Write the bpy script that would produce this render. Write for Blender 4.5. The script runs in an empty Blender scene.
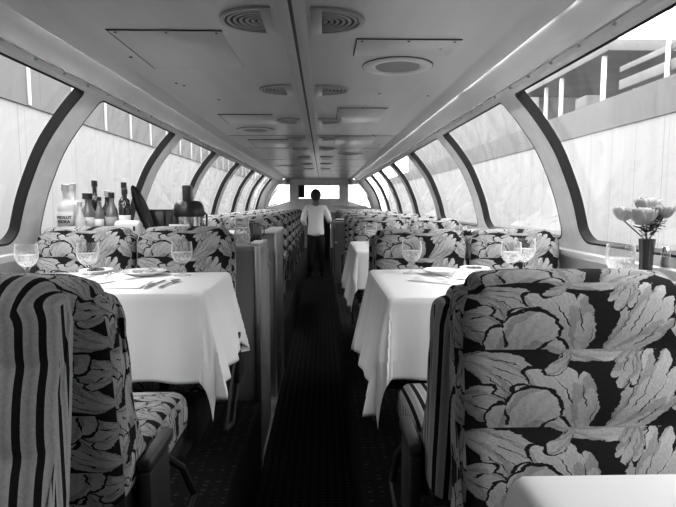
import bpy, bmesh, math, random
from mathutils import Vector, Matrix
random.seed(7)
PI = math.pi
SC = bpy.context.scene
COL = SC.collection
PLAT = 0.40            # raised seating platform above the sunken aisle
TOPZ = 1.15            # table top height above the aisle
CEIL = 2.10
YEND = 13.6
YBACK = -0.85

# ------------------------------------------------------------------ objects
def tag(o, label=None, cat=None, group=None, kind=None):
    if label: o['label'] = label
    if cat: o['category'] = cat
    if group: o['group'] = group
    if kind: o['kind'] = kind
    return o

def empty(name, loc, rz=0.0, label=None, cat=None, group=None):
    o = bpy.data.objects.new(name, None)
    COL.objects.link(o)
    o.empty_display_size = 0.05
    o.location = loc
    o.rotation_euler = (0, 0, rz)
    return tag(o, label, cat, group)

def link(name, me, mat, parent=None, loc=None, rot=None):
    o = bpy.data.objects.new(name, me)
    COL.objects.link(o)
    if mat is not None and len(me.materials) == 0:
        me.materials.append(mat)
    if parent: o.parent = parent
    if loc is not None: o.location = loc
    if rot is not None: o.rotation_euler = rot
    return o

CACHE = {}
def part(name, key, fn, mat, parent=None, loc=None, rot=None):
    k = (key, mat.name)
    if k not in CACHE:
        CACHE[k] = fn().mesh(name, mat)
    return link(name, CACHE[k], mat, parent, loc, rot)

class M:
    def __init__(self):
        self.bm = bmesh.new()
        self.uv = self.bm.loops.layers.uv.new('UVMap')
    def _merge(self, tmp, mtx):
        if mtx is not None: bmesh.ops.transform(tmp, matrix=mtx, verts=tmp.verts)
        me = bpy.data.meshes.new('tmp'); tmp.to_mesh(me); tmp.free()
        self.bm.from_mesh(me); bpy.data.meshes.remove(me)
    def box(self, x0, x1, y0, y1, z0, z1, bev=0.004, seg=2, mtx=None):
        t = bmesh.new(); bmesh.ops.create_cube(t, size=1)
        for v in t.verts:
            v.co = Vector(((x0+x1)/2 + v.co.x*(x1-x0), (y0+y1)/2 + v.co.y*(y1-y0), (z0+z1)/2 + v.co.z*(z1-z0)))
        if bev > 0:
            bmesh.ops.bevel(t, geom=t.edges[:], offset=min(bev, 0.45*min(x1-x0, y1-y0, z1-z0)), segments=seg, profile=0.5, affect='EDGES')
        self._merge(t, mtx); return self
    def cyl(self, p0, p1, r0, r1=None, n=16):
        r1 = r0 if r1 is None else r1
        p0, p1 = Vector(p0), Vector(p1); d = p1-p0
        t = bmesh.new()
        bmesh.ops.create_cone(t, cap_ends=True, cap_tris=False, segments=n, radius1=r0, radius2=r1, depth=d.length)
        q = d.to_track_quat('Z', 'Y').to_matrix().to_4x4()
        self._merge(t, Matrix.Translation((p0+p1)/2) @ q); return self
    def tube(self, pts, r, n=8):
        pts = [Vector(p) for p in pts]
        rs = r if isinstance(r, (list, tuple)) else [r]*len(pts)
        rings = []
        up = Vector((0.13, 0.2, 1)).normalized()
        for i, p in enumerate(pts):
            d = (pts[min(i+1, len(pts)-1)] - pts[max(i-1, 0)]).normalized()
            a = d.cross(up)
            if a.length < 0.1: a = d.cross(Vector((1, 0, 0)))
            a.normalize(); b = d.cross(a)
            rings.append([self.bm.verts.new(p + (a*math.cos(2*PI*k/n) + b*math.sin(2*PI*k/n))*rs[i]) for k in range(n)])
        for i in range(len(rings)-1):
            for k in range(n):
                self.bm.faces.new((rings[i][k], rings[i][(k+1) % n], rings[i+1][(k+1) % n], rings[i+1][k]))
        self.bm.faces.new(rings[0][::-1]); self.bm.faces.new(rings[-1]); return self
    def lathe(self, prof, n=24, c=(0, 0, 0), sx=1, sy=1, closed=False):
        rings = []
        for r, z in prof:
            if r < 1e-5: rings.append([self.bm.verts.new((c[0], c[1], c[2]+z))])
            else: rings.append([self.bm.verts.new((c[0]+sx*r*math.cos(2*PI*k/n), c[1]+sy*r*math.sin(2*PI*k/n), c[2]+z)) for k in range(n)])
        L = len(rings)
        for i in range(L if closed else L-1):
            A, B = rings[i], rings[(i+1) % L]
            for k in range(n):
                k2 = (k+1) % n
                if len(A) == 1 and len(B) == 1: continue
                if len(A) == 1: self.bm.faces.new((A[0], B[k2], B[k]))
                elif len(B) == 1: self.bm.faces.new((A[k], A[k2], B[0]))
                else: self.bm.faces.new((A[k], A[k2], B[k2], B[k]))
        return self
    def grid(self, P, uvs=None):
        V = [[self.bm.verts.new(p) for p in row] for row in P]
        for i in range(len(V)-1):
            for j in range(len(V[0])-1):
                f = self.bm.faces.new((V[i][j], V[i+1][j], V[i+1][j+1], V[i][j+1]))
                if uvs:
                    for l, (a, b) in zip(f.loops, ((i, j), (i+1, j), (i+1, j+1), (i, j+1))):
                        l[self.uv].uv = uvs[a][b]
        return self
    def prism(self, poly, axis, a, b):
        """extrude 2D polygon; axis 'y': poly=(x,z)  axis 'x': poly=(y,z)  axis 'z': poly=(x,y)"""
        def mk(p, t):
            return {'y': (p[0], t, p[1]), 'x': (t, p[0], p[1]), 'z': (p[0], p[1], t)}[axis]
        A = [self.bm.verts.new(mk(p, a)) for p in poly]; B = [self.bm.verts.new(mk(p, b)) for p in poly]
        n = len(poly)
        for i in range(n): self.bm.faces.new((A[i], A[(i+1) % n], B[(i+1) % n], B[i]))
        self.bm.faces.new(A[::-1]); self.bm.faces.new(B); return self
    def mesh(self, name, mat=None, smooth=True, ang=40):
        bmesh.ops.recalc_face_normals(self.bm, faces=self.bm.faces)
        if smooth:
            for f in self.bm.faces: f.smooth = True
            lim = math.radians(ang)
            for e in self.bm.edges:
                if len(e.link_faces) == 2 and e.calc_face_angle(0) > lim: e.smooth = False
        me = bpy.data.meshes.new(name); self.bm.to_mesh(me); self.bm.free()
        if mat: me.materials.append(mat)
        return me
    def build(self, name, mat, parent=None, loc=None, rot=None, **k):
        return link(name, self.mesh(name, mat, **k), mat, parent, loc, rot)

def struct(name, m, mat, **k):
    return tag(m.build(name, mat, **k), kind='structure')

# ------------------------------------------------------------------ materials
class NT:
    def __init__(self, nt): self.nt = nt; self.n = nt.nodes; self.l = nt.links
    def node(self, t, **k):
        x = self.n.new(t)
        for a, b in k.items(): setattr(x, a, b)
        return x
    def put(self, sock, v):
        if v is None: return
        if isinstance(v, bpy.types.NodeSocket): self.l.new(v, sock)
        elif isinstance(v, (int, float)) and hasattr(sock.default_value, '__len__'): sock.default_value = (v, v, v, 1)[:len(sock.default_value)]
        else: sock.default_value = v
    def m(self, op, a, b=None, c=None, clamp=False):
        x = self.node('ShaderNodeMath', operation=op); x.use_clamp = clamp
        for i, v in enumerate((a, b, c)): self.put(x.inputs[i], v)
        return x.outputs[0]
    def mix(self, f, a, b):
        x = self.node('ShaderNodeMix', data_type='FLOAT')
        self.put(x.inputs[0], f); self.put(x.inputs[2], a); self.put(x.inputs[3], b)
        return x.outputs[0]
    def noise(self, vec, scale, detail=3, rough=0.5):
        x = self.node('ShaderNodeTexNoise'); self.put(x.inputs['Vector'], vec)
        x.inputs['Scale'].default_value = scale; x.inputs['Detail'].default_value = detail; x.inputs['Roughness'].default_value = rough
        return x.outputs['Fac']
    def vscale(self, v, s):
        x = self.node('ShaderNodeVectorMath', operation='MULTIPLY'); self.put(x.inputs[0], v); x.inputs[1].default_value = s
        return x.outputs[0]
    def ramp(self, f, lo, hi, a, b):
        x = self.node('ShaderNodeMapRange'); self.put(x.inputs[0], f)
        for i, v in zip((1, 2, 3, 4), (lo, hi, a, b)): x.inputs[i].default_value = v
        return x.outputs[0]

def new_mat(name):
    m = bpy.data.materials.new(name); m.use_nodes = True
    t = NT(m.node_tree); b = m.node_tree.nodes['Principled BSDF']
    return m, t, b

def mat(name, g, rough=0.6, metal=0.0, spec=0.5, var=0.0, vscale=8.0, bump=0.0, bscale=200.0, stretch=(1, 1, 1), coat=0.0, sheen=0.0, trans=0.0):
    m, t, b = new_mat(name)
    b.inputs['Roughness'].default_value = rough; b.inputs['Metallic'].default_value = metal
    b.inputs['Specular IOR Level'].default_value = spec
    b.inputs['Coat Weight'].default_value = coat; b.inputs['Sheen Weight'].default_value = sheen
    co = t.node('ShaderNodeTexCoord').outputs['Object']
    if stretch != (1, 1, 1): co = t.vscale(co, stretch)
    n = t.noise(co, vscale)
    t.put(b.inputs['Base Color'], t.ramp(n, 0.3, 0.7, g*(1-var), g*(1+var)) if var else g)
    if not var: b.inputs['Base Color'].default_value = (g, g, g, 1)
    if bump:
        bp = t.node('ShaderNodeBump'); bp.inputs['Strength'].default_value = bump; bp.inputs['Distance'].default_value = 0.002
        t.put(bp.inputs['Height'], t.noise(co, bscale, 2)); t.l.new(bp.outputs[0], b.inputs['Normal'])
    return m

MAT = {}
MAT['ceiling'] = mat('ceiling_paint', 0.34, 0.34, 0.15, 0.5, 0.10, 3.0, stretch=(3, 0.25, 1))
MAT['cove'] = mat('cove_paint', 0.42, 0.40, 0.1, 0.5, 0.07, 5.0, stretch=(1, 0.3, 1))
MAT['strip'] = mat('ceiling_strip_metal', 0.22, 0.3, 0.3, 0.5, 0.05)
MAT['groove'] = mat('dark_groove', 0.012, 0.7)
MAT['vent'] = mat('vent_metal', 0.25, 0.35, 0.3, 0.5, 0.05)
MAT['vent_dark'] = mat('vent_throat', 0.02, 0.8)
MAT['disc'] = mat('speaker_cloth', 0.20, 0.8, bump=0.3, bscale=400)
MAT['post'] = mat('window_surround_paint', 0.52, 0.42, 0.0, 0.5, 0.10, 10.0)
MAT['gasket'] = mat('black_rubber', 0.006, 0.7, spec=0.2)
MAT['wall'] = mat('lower_wall_laminate', 0.16, 0.5, var=0.15)
MAT['sill'] = mat('sill_metal', 0.45, 0.35, 0.3, var=0.08)
MAT['bulk'] = mat('bulkhead_paint', 0.82, 0.5, var=0.06)
MAT['dark'] = mat('dark_panel', 0.012, 0.6)
MAT['cloth'] = mat('white_tablecloth', 0.72, 0.85, spec=0.2, bump=0.25, bscale=35)
MAT['napkin'] = mat('white_napkin', 0.85, 0.9, spec=0.2, bump=0.2, bscale=60)
MAT['paper'] = mat('menu_paper', 0.80, 0.6)
MAT['china'] = mat('white_china', 0.78, 0.12, coat=0.4)
MAT['steel'] = mat('polished_steel', 0.62, 0.18, 1.0)
MAT['brushed'] = mat('brushed_steel', 0.42, 0.32, 1.0, var=0.08, vscale=30, stretch=(1, 1, 0.05))
MAT['blackmetal'] = mat('black_enamel_metal', 0.008, 0.6)
MAT['blackplastic'] = mat('black_plastic', 0.012, 0.3)
MAT['food'] = mat('dark_greens', 0.06, 0.6, var=0.8, vscale=60)
MAT['foodpale'] = mat('pale_salad', 0.35, 0.6, var=0.5, vscale=60)
MAT['cabinet'] = mat('grey_laminate', 0.17, 0.42, var=0.10, vscale=6, stretch=(4, 4, 0.5))
MAT['cabtrim'] = mat('aluminium_edge', 0.40, 0.3, 0.9)
MAT['counter'] = mat('counter_laminate', 0.22, 0.3)
MAT['skin'] = mat('skin', 0.22, 0.5)
MAT['hair'] = mat('dark_hair', 0.010, 0.6, bump=0.6, bscale=120)
MAT['jacket'] = mat('white_jacket', 0.85, 0.85, bump=0.5, bscale=14, spec=0.2)
MAT['trouser'] = mat('black_trousers', 0.010, 0.8)
MAT['shoe'] = mat('black_shoe', 0.008, 0.3)
MAT['bottledark'] = mat('dark_bottle_glass', 0.012, 0.06, coat=0.5)
MAT['bottlepale'] = mat('frosted_bottle_glass', 0.62, 0.15, coat=0.5)
MAT['bottlemid'] = mat('spirit_in_bottle', 0.13, 0.08, coat=0.5)
MAT['label'] = mat('pale_label', 0.6, 0.6)
MAT['labelgrey'] = mat('grey_label', 0.28, 0.6)
MAT['ink'] = mat('black_ink', 0.01, 0.6)
MAT['cap'] = mat('bottle_cap', 0.5, 0.3, 0.6)
MAT['capdark'] = mat('dark_cap', 0.015, 0.35)
MAT['appliance'] = mat('white_appliance', 0.62, 0.35)
MAT['petal'] = mat('rose_petal', 0.19, 0.7, var=0.25, vscale=30)
MAT['petal2'] = mat('pale_rose_petal', 0.27, 0.7, var=0.15, vscale=30)
MAT['leaf'] = mat('rose_leaf', 0.035, 0.6, var=0.4, vscale=30)
MAT['vase'] = mat('dark_vase', 0.02, 0.15, coat=0.5)
MAT['pepper'] = mat('ground_pepper', 0.10, 0.9, var=0.4, vscale=300)
MAT['curtain'] = mat('dark_curtain', 0.03, 0.9)
MAT['gravel'] = mat('ballast', 0.14, 0.95, var=0.4, vscale=6)
MAT['outgrey'] = mat('weathered_grey_steel', 0.12, 0.7, var=0.2, vscale=2)
MAT['outpost'] = mat('pale_painted_post', 0.55, 0.6)
MAT['lamp'] = None

def emis(name, s):
    m = bpy.data.materials.new(name); m.use_nodes = True
    nt = m.node_tree; nt.nodes.clear()
    e = nt.nodes.new('ShaderNodeEmission'); e.inputs[1].default_value = s
    o = nt.nodes.new('ShaderNodeOutputMaterial'); nt.links.new(e.outputs[0], o.inputs[0])
    return m
MAT['lamp'] = emis('cove_tube_light', 55.0)

def glass_mat(name, tint=0.97, refl=1.0, haze=0.0, rough=0.0, hscale=(1, 1, 1), edge=0.0):
    m = bpy.data.materials.new(name); m.use_nodes = True
    nt = m.node_tree; nt.nodes.clear(); t = NT(nt)
    tr = t.node('ShaderNodeBsdfTransparent'); tr.inputs[0].default_value = (tint, tint, tint, 1)
    gl = t.node('ShaderNodeBsdfGlossy'); gl.inputs['Roughness'].default_value = rough
    lw = t.node('ShaderNodeLayerWeight'); lw.inputs[0].default_value = 0.5
    f = t.m('POWER', lw.outputs['Facing'], 4.0)
    f = t.m('MULTIPLY_ADD', f, 0.8*refl, 0.04*refl, clamp=True)
    mx = t.node('ShaderNodeMixShader'); t.l.new(f, mx.inputs[0]); t.l.new(tr.outputs[0], mx.inputs[1]); t.l.new(gl.outputs[0], mx.inputs[2])
    out = mx.outputs[0]
    if haze or edge:
        di = t.node('ShaderNodeBsdfTranslucent'); di.inputs[0].default_value = (0.8, 0.8, 0.8, 1)
        d2 = t.node('ShaderNodeBsdfDiffuse'); d2.inputs[0].default_value = (0.8, 0.8, 0.8, 1)
        ad = t.node('ShaderNodeMixShader'); ad.inputs[0].default_value = 0.5
        t.l.new(di.outputs[0], ad.inputs[1]); t.l.new(d2.outputs[0], ad.inputs[2])
        co = t.vscale(t.node('ShaderNodeTexCoord').outputs['Object'], hscale)
        h = t.ramp(t.noise(co, 3.0, 5, 0.6), 0.42, 0.78, haze*0.3, haze*2.0)
        if edge:
            h = t.m('ADD', h, t.m('MULTIPLY', t.m('POWER', lw.outputs['Facing'], 2.5), edge), clamp=True)  # white rim mixed into the glass colour, standing in for bright edge reflections
        m2 = t.node('ShaderNodeMixShader'); t.l.new(h, m2.inputs[0]); t.l.new(out, m2.inputs[1]); t.l.new(ad.outputs[0], m2.inputs[2])
        out = m2.outputs[0]
    o = t.node('ShaderNodeOutputMaterial'); t.l.new(out, o.inputs[0])
    return m
MAT['pane'] = glass_mat('dome_window_glass', 0.96, 0.45)
MAT['drinkglass'] = glass_mat('clear_drinking_glass', 0.94, 1.3, haze=0.05, hscale=(3, 3, 3), edge=0.85)
MAT['water'] = glass_mat('iced_water', 0.97, 1.2, haze=0.40, hscale=(14, 14, 14), edge=0.4)

# --- upholstery: big scrolling leaves on black, drawn leaf by leaf in UV space
def leaf_group():
    g = bpy.data.node_groups.new('leaf_fan', 'ShaderNodeTree')
    I = g.interface
    I.new_socket('Prev', in_out='INPUT', socket_type='NodeSocketFloat')
    for nme in ('X', 'Y', 'BX', 'BY', 'Ang', 'L', 'W', 'N', 'K', 'Tone'):
        I.new_socket(nme, in_out='INPUT', socket_type='NodeSocketFloat')
    I.new_socket('Out', in_out='OUTPUT', socket_type='NodeSocketFloat')
    t = NT(g); gi = t.node('NodeGroupInput'); go = t.node('NodeGroupOutput'); i = gi.outputs
    dx = t.m('SUBTRACT', i['X'], i['BX']); dy = t.m('SUBTRACT', i['Y'], i['BY'])
    r = t.m('SQRT', t.m('ADD', t.m('MULTIPLY', dx, dx), t.m('MULTIPLY', dy, dy)))
    th = t.m('SUBTRACT', t.m('ARCTAN2', dy, dx), i['Ang'])
    th = t.m('WRAP', th, PI, -PI)
    th = t.m('MULTIPLY_ADD', i['K'], r, th)
    q = t.m('DIVIDE', th, i['W'])
    e = t.m('MAXIMUM', t.m('SUBTRACT', 1.0, t.m('MULTIPLY', q, q)), 0.0)
    cs = t.m('ABSOLUTE', t.m('COSINE', t.m('MULTIPLY', i['N'], q)))
    lob = t.m('MULTIPLY_ADD', t.m('POWER', cs, 0.6), 0.22, 0.80)
    env = t.m('MULTIPLY', t.m('MULTIPLY', t.m('POWER', e, 0.46), lob), i['L'])
    ratio = t.m('DIVIDE', r, t.m('MAXIMUM', env, 0.001))
    mask = t.m('LESS_THAN', r, env)
    outl = t.m('LESS_THAN', r, t.m('MULTIPLY_ADD', env, 1.03, 0.025))
    vein = t.m('MULTIPLY', t.m('LESS_THAN', cs, t.m('MULTIPLY', t.m('SUBTRACT', 1.0, ratio), 0.42)), t.m('GREATER_THAN', ratio, 0.50))
    fine = t.m('SINE', t.m('MULTIPLY', q, t.m('MULTIPLY', i['N'], 9.0)))
    tone = t.m('MULTIPLY', i['Tone'], t.m('ADD', t.m('MULTIPLY_ADD', ratio, 0.38, 0.68), t.m('MULTIPLY', fine, 0.06)))
    shade = t.m('MULTIPLY', t.m('GREATER_THAN', t.m('SINE', t.m('MULTIPLY', t.m('ADD', q, ratio), 7.0)), 0.72), 0.30)
    tone = t.m('MULTIPLY', tone, t.m('SUBTRACT', 1.0, shade))
    tone = t.m('MULTIPLY', tone, t.ramp(t.m('ABSOLUTE', q), 0.45, 0.9, 1.0, 0.72))
    tone = t.mix(vein, tone, 0.012)
    a = t.mix(outl, i['Prev'], 0.010)
    a = t.mix(mask, a, tone)
    t.l.new(a, go.inputs['Out'])
    return g
LG = leaf_group()
LEAVES = [ # base x, base y, angle deg, length, half angle, lobes, twist, tone
    (2.66, 1.28, 207, 1.12, 0.50, 8.5, 0.25, 0.98), (3.25, 0.0, 145, 0.85, 0.75, 7, 0.2, 0.9),
    (0.92, 1.12, -30, 1.15, 0.19, 1.2, -0.35, 0.85), (-0.14, 0.88, -4, 1.36, 0.44, 8.6, 0.30, 0.97),
    (-0.15, 0.28, 15, 0.66, 0.8, 5.5, 0.3, 0.85), (1.66, -0.16, 32, 1.42, 0.47, 8.7, -0.25, 1.0),
    (1.44, -0.12, 104, 1.05, 0.98, 9.4, -0.35, 1.0), (2.12, 1.12, -98, 0.62, 0.55, 6.5, 0.3, 0.88), (1.36, 1.04, 248, 0.46, 0.42, 2, 0.9, 0.9),
    (0.72, -0.25, 92, 0.78, 1.5, 3.9, 0.5, 0.92), (2.98, 1.0, -75, 0.55, 0.6, 6, 0.3, 0.9)]

def fabric_finish(t, b, g, co):
    fz = t.noise(co, 180, 3, 0.7)
    g = t.m('MULTIPLY', g, t.ramp(fz, 0.25, 0.75, 0.80, 1.18))
    t.put(b.inputs['Base Color'], g)
    b.inputs['Roughness'].default_value = 0.95; b.inputs['Specular IOR Level'].default_value = 0.1
    b.inputs['Specular IOR Level'].default_value = 0.05
    bp = t.node('ShaderNodeBump'); bp.inputs['Strength'].default_value = 0.35; bp.inputs['Distance'].default_value = 0.002
    t.put(bp.inputs['Height'], t.noise(co, 260, 2)); t.l.new(bp.outputs[0], b.inputs['Normal'])

def floral():
    m, t, b = new_mat('floral_upholstery')
    uv = t.node('ShaderNodeTexCoord').outputs['UV']
    wob = t.node('ShaderNodeTexNoise'); t.put(wob.inputs['Vector'], uv); wob.inputs['Scale'].default_value = 9.0; wob.inputs['Detail'].default_value = 4; wob.inputs['Roughness'].default_value = 0.6
    sx = t.node('ShaderNodeSeparateXYZ'); t.put(sx.inputs[0], uv)
    wx = t.node('ShaderNodeSeparateXYZ'); t.put(wx.inputs[0], wob.outputs['Color'])
    X = t.m('MULTIPLY', t.m('FRACT', sx.outputs[0]), 3.03); Y = t.m('FRACT', sx.outputs[1])
    X = t.m('ADD', X, t.m('MULTIPLY', t.m('SUBTRACT', wx.outputs[0], 0.5), 0.14)); Y = t.m('ADD', Y, t.m('MULTIPLY', t.m('SUBTRACT', wx.outputs[1], 0.5), 0.14))
    prev = 0.010
    for (bx, by, an, L, W, N, K, T) in LEAVES:
        g = t.node('ShaderNodeGroup'); g.node_tree = LG
        for k, v in zip(('Prev', 'X', 'Y', 'BX', 'BY', 'Ang', 'L', 'W', 'N', 'K', 'Tone'), (prev, X, Y, bx, by, math.radians(an), L, W, N, K, T*0.31)):
            t.put(g.inputs[k], v)
        prev = g.outputs['Out']
    fabric_finish(t, b, prev, t.node('ShaderNodeTexCoord').outputs['Object'])
    return m
MAT['floral'] = floral()

def striped():
    m, t, b = new_mat('striped_upholstery')
    uv = t.node('ShaderNodeTexCoord').outputs['UV']
    sx = t.node('ShaderNodeSeparateXYZ'); t.put(sx.inputs[0], uv)
    f = t.m('FRACT', t.m('MULTIPLY', t.m('ADD', sx.outputs[0], 0.02), 12.0))
    blk = t.m('LESS_THAN', f, 0.36)
    f2 = t.m('ABSOLUTE', t.m('SUBTRACT', f, 0.68))
    g = t.ramp(f2, 0.0, 0.3, 0.22, 0.31)
    g = t.mix(blk, g, 0.010)
    fabric_finish(t, b, g, t.node('ShaderNodeTexCoord').outputs['Object'])
    return m
MAT['striped'] = striped()

def carpet():
    m, t, b = new_mat('dark_patterned_carpet')
    co = t.node('ShaderNodeTexCoord').outputs['Object']
    v = t.node('ShaderNodeTexVoronoi'); t.put(v.inputs['Vector'], t.vscale(co, (1, 1.5, 1))); v.inputs['Scale'].default_value = 22.0; v.inputs['Randomness'].default_value = 0.15
    g = t.ramp(v.outputs['Distance'], 0.28, 0.36, 0.034, 0.008)
    g = t.m('MULTIPLY', g, t.ramp(t.noise(co, 90, 2), 0.3, 0.7, 0.6, 1.4))
    t.put(b.inputs['Base Color'], g); b.inputs['Roughness'].default_value = 0.95; b.inputs['Specular IOR Level'].default_value = 0.1
    return m
MAT['carpet'] = carpet()

def outwall(name, base, line, period, thin=0.02):
    m, t, b = new_mat(name)
    co = t.node('ShaderNodeTexCoord').outputs['Object']
    sx = t.node('ShaderNodeSeparateXYZ'); t.put(sx.inputs[0], co)
    f = t.m('FRACT', t.m('DIVIDE', sx.outputs[1], period))
    ln = t.m('LESS_THAN', f, thin/period)
    f3 = t.m('FRACT', t.m('DIVIDE', t.m('ADD', sx.outputs[1], 0.31), period*1.618))
    ln2 = t.m('MULTIPLY', t.m('LESS_THAN', f3, thin*0.6/period), 0.5)
    st = t.ramp(t.noise(t.vscale(co, (1, 3.0, 0.12)), 2.2, 3, 0.5), 0.3, 0.75, 0.92, 1.04)
    dots = t.node('ShaderNodeTexVoronoi'); t.put(dots.inputs['Vector'], co); dots.inputs['Scale'].default_value = 3.1
    d = t.m('LESS_THAN', dots.outputs['Distance'], 0.05)
    g = t.m('MULTIPLY', st, base)
    g = t.mix(t.m('MAXIMUM', ln, ln2), g, line); g = t.mix(t.m('MULTIPLY', d, 0.5), g, line)
    t.put(b.inputs['Base Color'], g); b.inputs['Roughness'].default_value = 0.8
    return m
MAT['outwall'] = outwall('weathered_white_siding', 0.255, 0.17, 0.62, 0.015)
MAT['outband'] = outwall('weathered_grey_siding', 0.105, 0.08, 1.0, 0.02)

# ------------------------------------------------------------------ car shell
ARCH = [(1.428, 1.24), (1.422, 1.29), (1.402, 1.36), (1.374, 1.47), (1.336, 1.58), (1.258, 1.754), (1.156, 1.903), (1.066, 2.008), (1.03, 2.04)]
def arch_table():
    pts = [Vector(p) for p in ARCH]; out = []
    for i in range(len(pts)-1):
        p0 = pts[max(i-1, 0)]; p1 = pts[i]; p2 = pts[i+1]; p3 = pts[min(i+2, len(pts)-1)]
        for k in range(8):
            u = k/8
            out.append(0.5*((2*p1)+(-p0+p2)*u+(2*p0-5*p1+4*p2-p3)*u*u+(-p0+3*p1-3*p2+p3)*u**3))
    out.append(pts[-1]); s = [0]
    for a, b in zip(out, out[1:]): s.append(s[-1]+(b-a).length)
    return out, s
AP, AS = arch_table(); SMAX = AS[-1]
def arch(s, off=0.0):
    s = min(max(s, 0), SMAX)
    i = 0
    while i < len(AS)-2 and AS[i+1] < s: i += 1
    u = (s-AS[i])/(AS[i+1]-AS[i]); p = AP[i].lerp(AP[i+1], u)
    a = AP[max(i-1, 0)]; b = AP[min(i+2, len(AP)-1)]; d = (b-a).normalized()
    n = Vector((d.y, -d.x))           # outward
    return p + n*off
def s_at(z):
    for i in range(len(AP)-1):
        if AP[i+1].y >= z: return AS[i] + (AS[i+1]-AS[i])*(z-AP[i].y)/(AP[i+1].y-AP[i].y)
    return SMAX

def rrect(s0, s1, y0, y1, r, n=14, m=16):
    """rounded rectangle loop in (s,y), fixed number of points"""
    P = []
    for (cs, cy, a0) in ((s0+r, y0+r, PI), (s1-r, y0+r, 1.5*PI), (s1-r, y1-r, 0), (s0+r, y1-r, 0.5*PI)):
        for k in range(n+1):
            a = a0 + 0.5*PI*k/n
            P.append((cs+r*math.cos(a), cy+r*math.sin(a)))
    out = []
    for i in range(len(P)):
        a, b = P[i], P[(i+1) % len(P)]
        out.append(a)
        if (i+1) % (n+1) == 0:
            for k in range(1, m): out.append((a[0]+(b[0]-a[0])*k/m, a[1]+(b[1]-a[1])*k/m))
    return out

def wrect(s0, s1, y0, y1, rb, rt, n=14, m=16):
    P = []; out = []
    for (r, cs, cy, a0) in ((rb, s0+rb, y0+rb, PI), (rt, s1-rt, y0+rt, 1.5*PI), (rt, s1-rt, y1-rt, 0), (rb, s0+rb, y1-rb, 0.5*PI)):
        for k in range(n+1):
            a = a0 + 0.5*PI*k/n; P.append((cs+r*math.cos(a), cy+r*math.sin(a)))
    for i in range(len(P)):
        a, b = P[i], P[(i+1) % len(P)]; out.append(a)
        if (i+1) % (n+1) == 0:
            for k in range(1, m): out.append((a[0]+(b[0]-a[0])*k/m, a[1]+(b[1]-a[1])*k/m))
    return out

def window_bay(idx, side, y0, y1, hy0, hy1):
    """surround panel y0..y1 with a rounded opening hy0..hy1, gasket and pane"""
    sg = 1 if side == 'right' else -1
    hs0, hs1 = s_at(1.285), s_at(2.026)
    hole = wrect(hs0, hs1, hy0, hy1, 0.085, 0.03)
    def pos(s, y, off=0): p = arch(s, off); return (sg*p.x, y, p.y)
    # outer loop matching point count: project hole points onto the outer rectangle
    cs, cy = (hs0+hs1)/2, (hy0+hy1)/2
    def project(s, y):
        ds, dy = s-cs, y-cy
        k = 1e9
        if ds > 1e-9: k = min(k, (SMAX-cs)/ds)
        if ds < -1e-9: k = min(k, (0-cs)/ds)
        if dy > 1e-9: k = min(k, (y1-cy)/dy)
        if dy < -1e-9: k = min(k, (y0-cy)/dy)
        return (cs+ds*k, cy+dy*k)
    outer = [project(*p) for p in hole]
    # snap the nearest points to the exact corners
    for c in ((0, y0), (SMAX, y0), (SMAX, y1), (0, y1)):
        j = min(range(len(outer)), key=lambda q: (outer[q][0]-c[0])**2+(outer[q][1]-c[1])**2); outer[j] = c
    m = M(); R = 5; rings = []
    for k in range(R+1):
        u = k/R
        rings.append([m.bm.verts.new(pos(a[0]+(b[0]-a[0])*u, a[1]+(b[1]-a[1])*u)) for a, b in zip(hole, outer)])
    back = [m.bm.verts.new(pos(a[0], a[1], 0.047)) for a in hole]
    rings.insert(0, back); n = len(hole)
    for A, B in zip(rings, rings[1:]):
        for k in range(n): m.bm.faces.new((A[k], A[(k+1) % n], B[(k+1) % n], B[k]))
    w = struct('window_%d' % idx, m, MAT['post'])
    # gasket: rectangular section swept round the opening
    g = M(); sec = [(0.0, -0.001), (0.005, -0.0015), (0.010, 0.0), (0.010, 0.048), (0.0, 0.048)]
    loops = []
    for (ins, off) in sec:
        lp = wrect(hs0+ins, hs1-ins, hy0+ins, hy1-ins, 0.085-ins*0.8, 0.03-ins*0.5)
        loops.append([g.bm.verts.new(pos(a[0], a[1], off)) for a in lp])
    for i in range(len(loops)):
        A, B = loops[i], loops[(i+1) % len(loops)]
        for k in range(n): g.bm.faces.new((A[k], A[(k+1) % n], B[(k+1) % n], B[k]))
    g.build('gasket', MAT['gasket'], w)
    p = M()
    for off in (0.049, 0.055):
        P = [[pos(hs0+0.002+(hs1-hs0-0.004)*i/24, hy0+0.002+(hy1-hy0-0.004)*j/4, off) for j in range(5)] for i in range(25)]
        p.grid(P)
    p.build('pane', MAT['pane'], w)
    return w

GAS = [2.67+1.59*n for n in range(-1, 7)]       # rear edges of the openings
idx = 1
for side in ('left', 'right'):
    for gy in GAS:
        window_bay(idx, side, gy-1.5, gy+0.1, gy-1.40, gy); idx += 1
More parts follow.
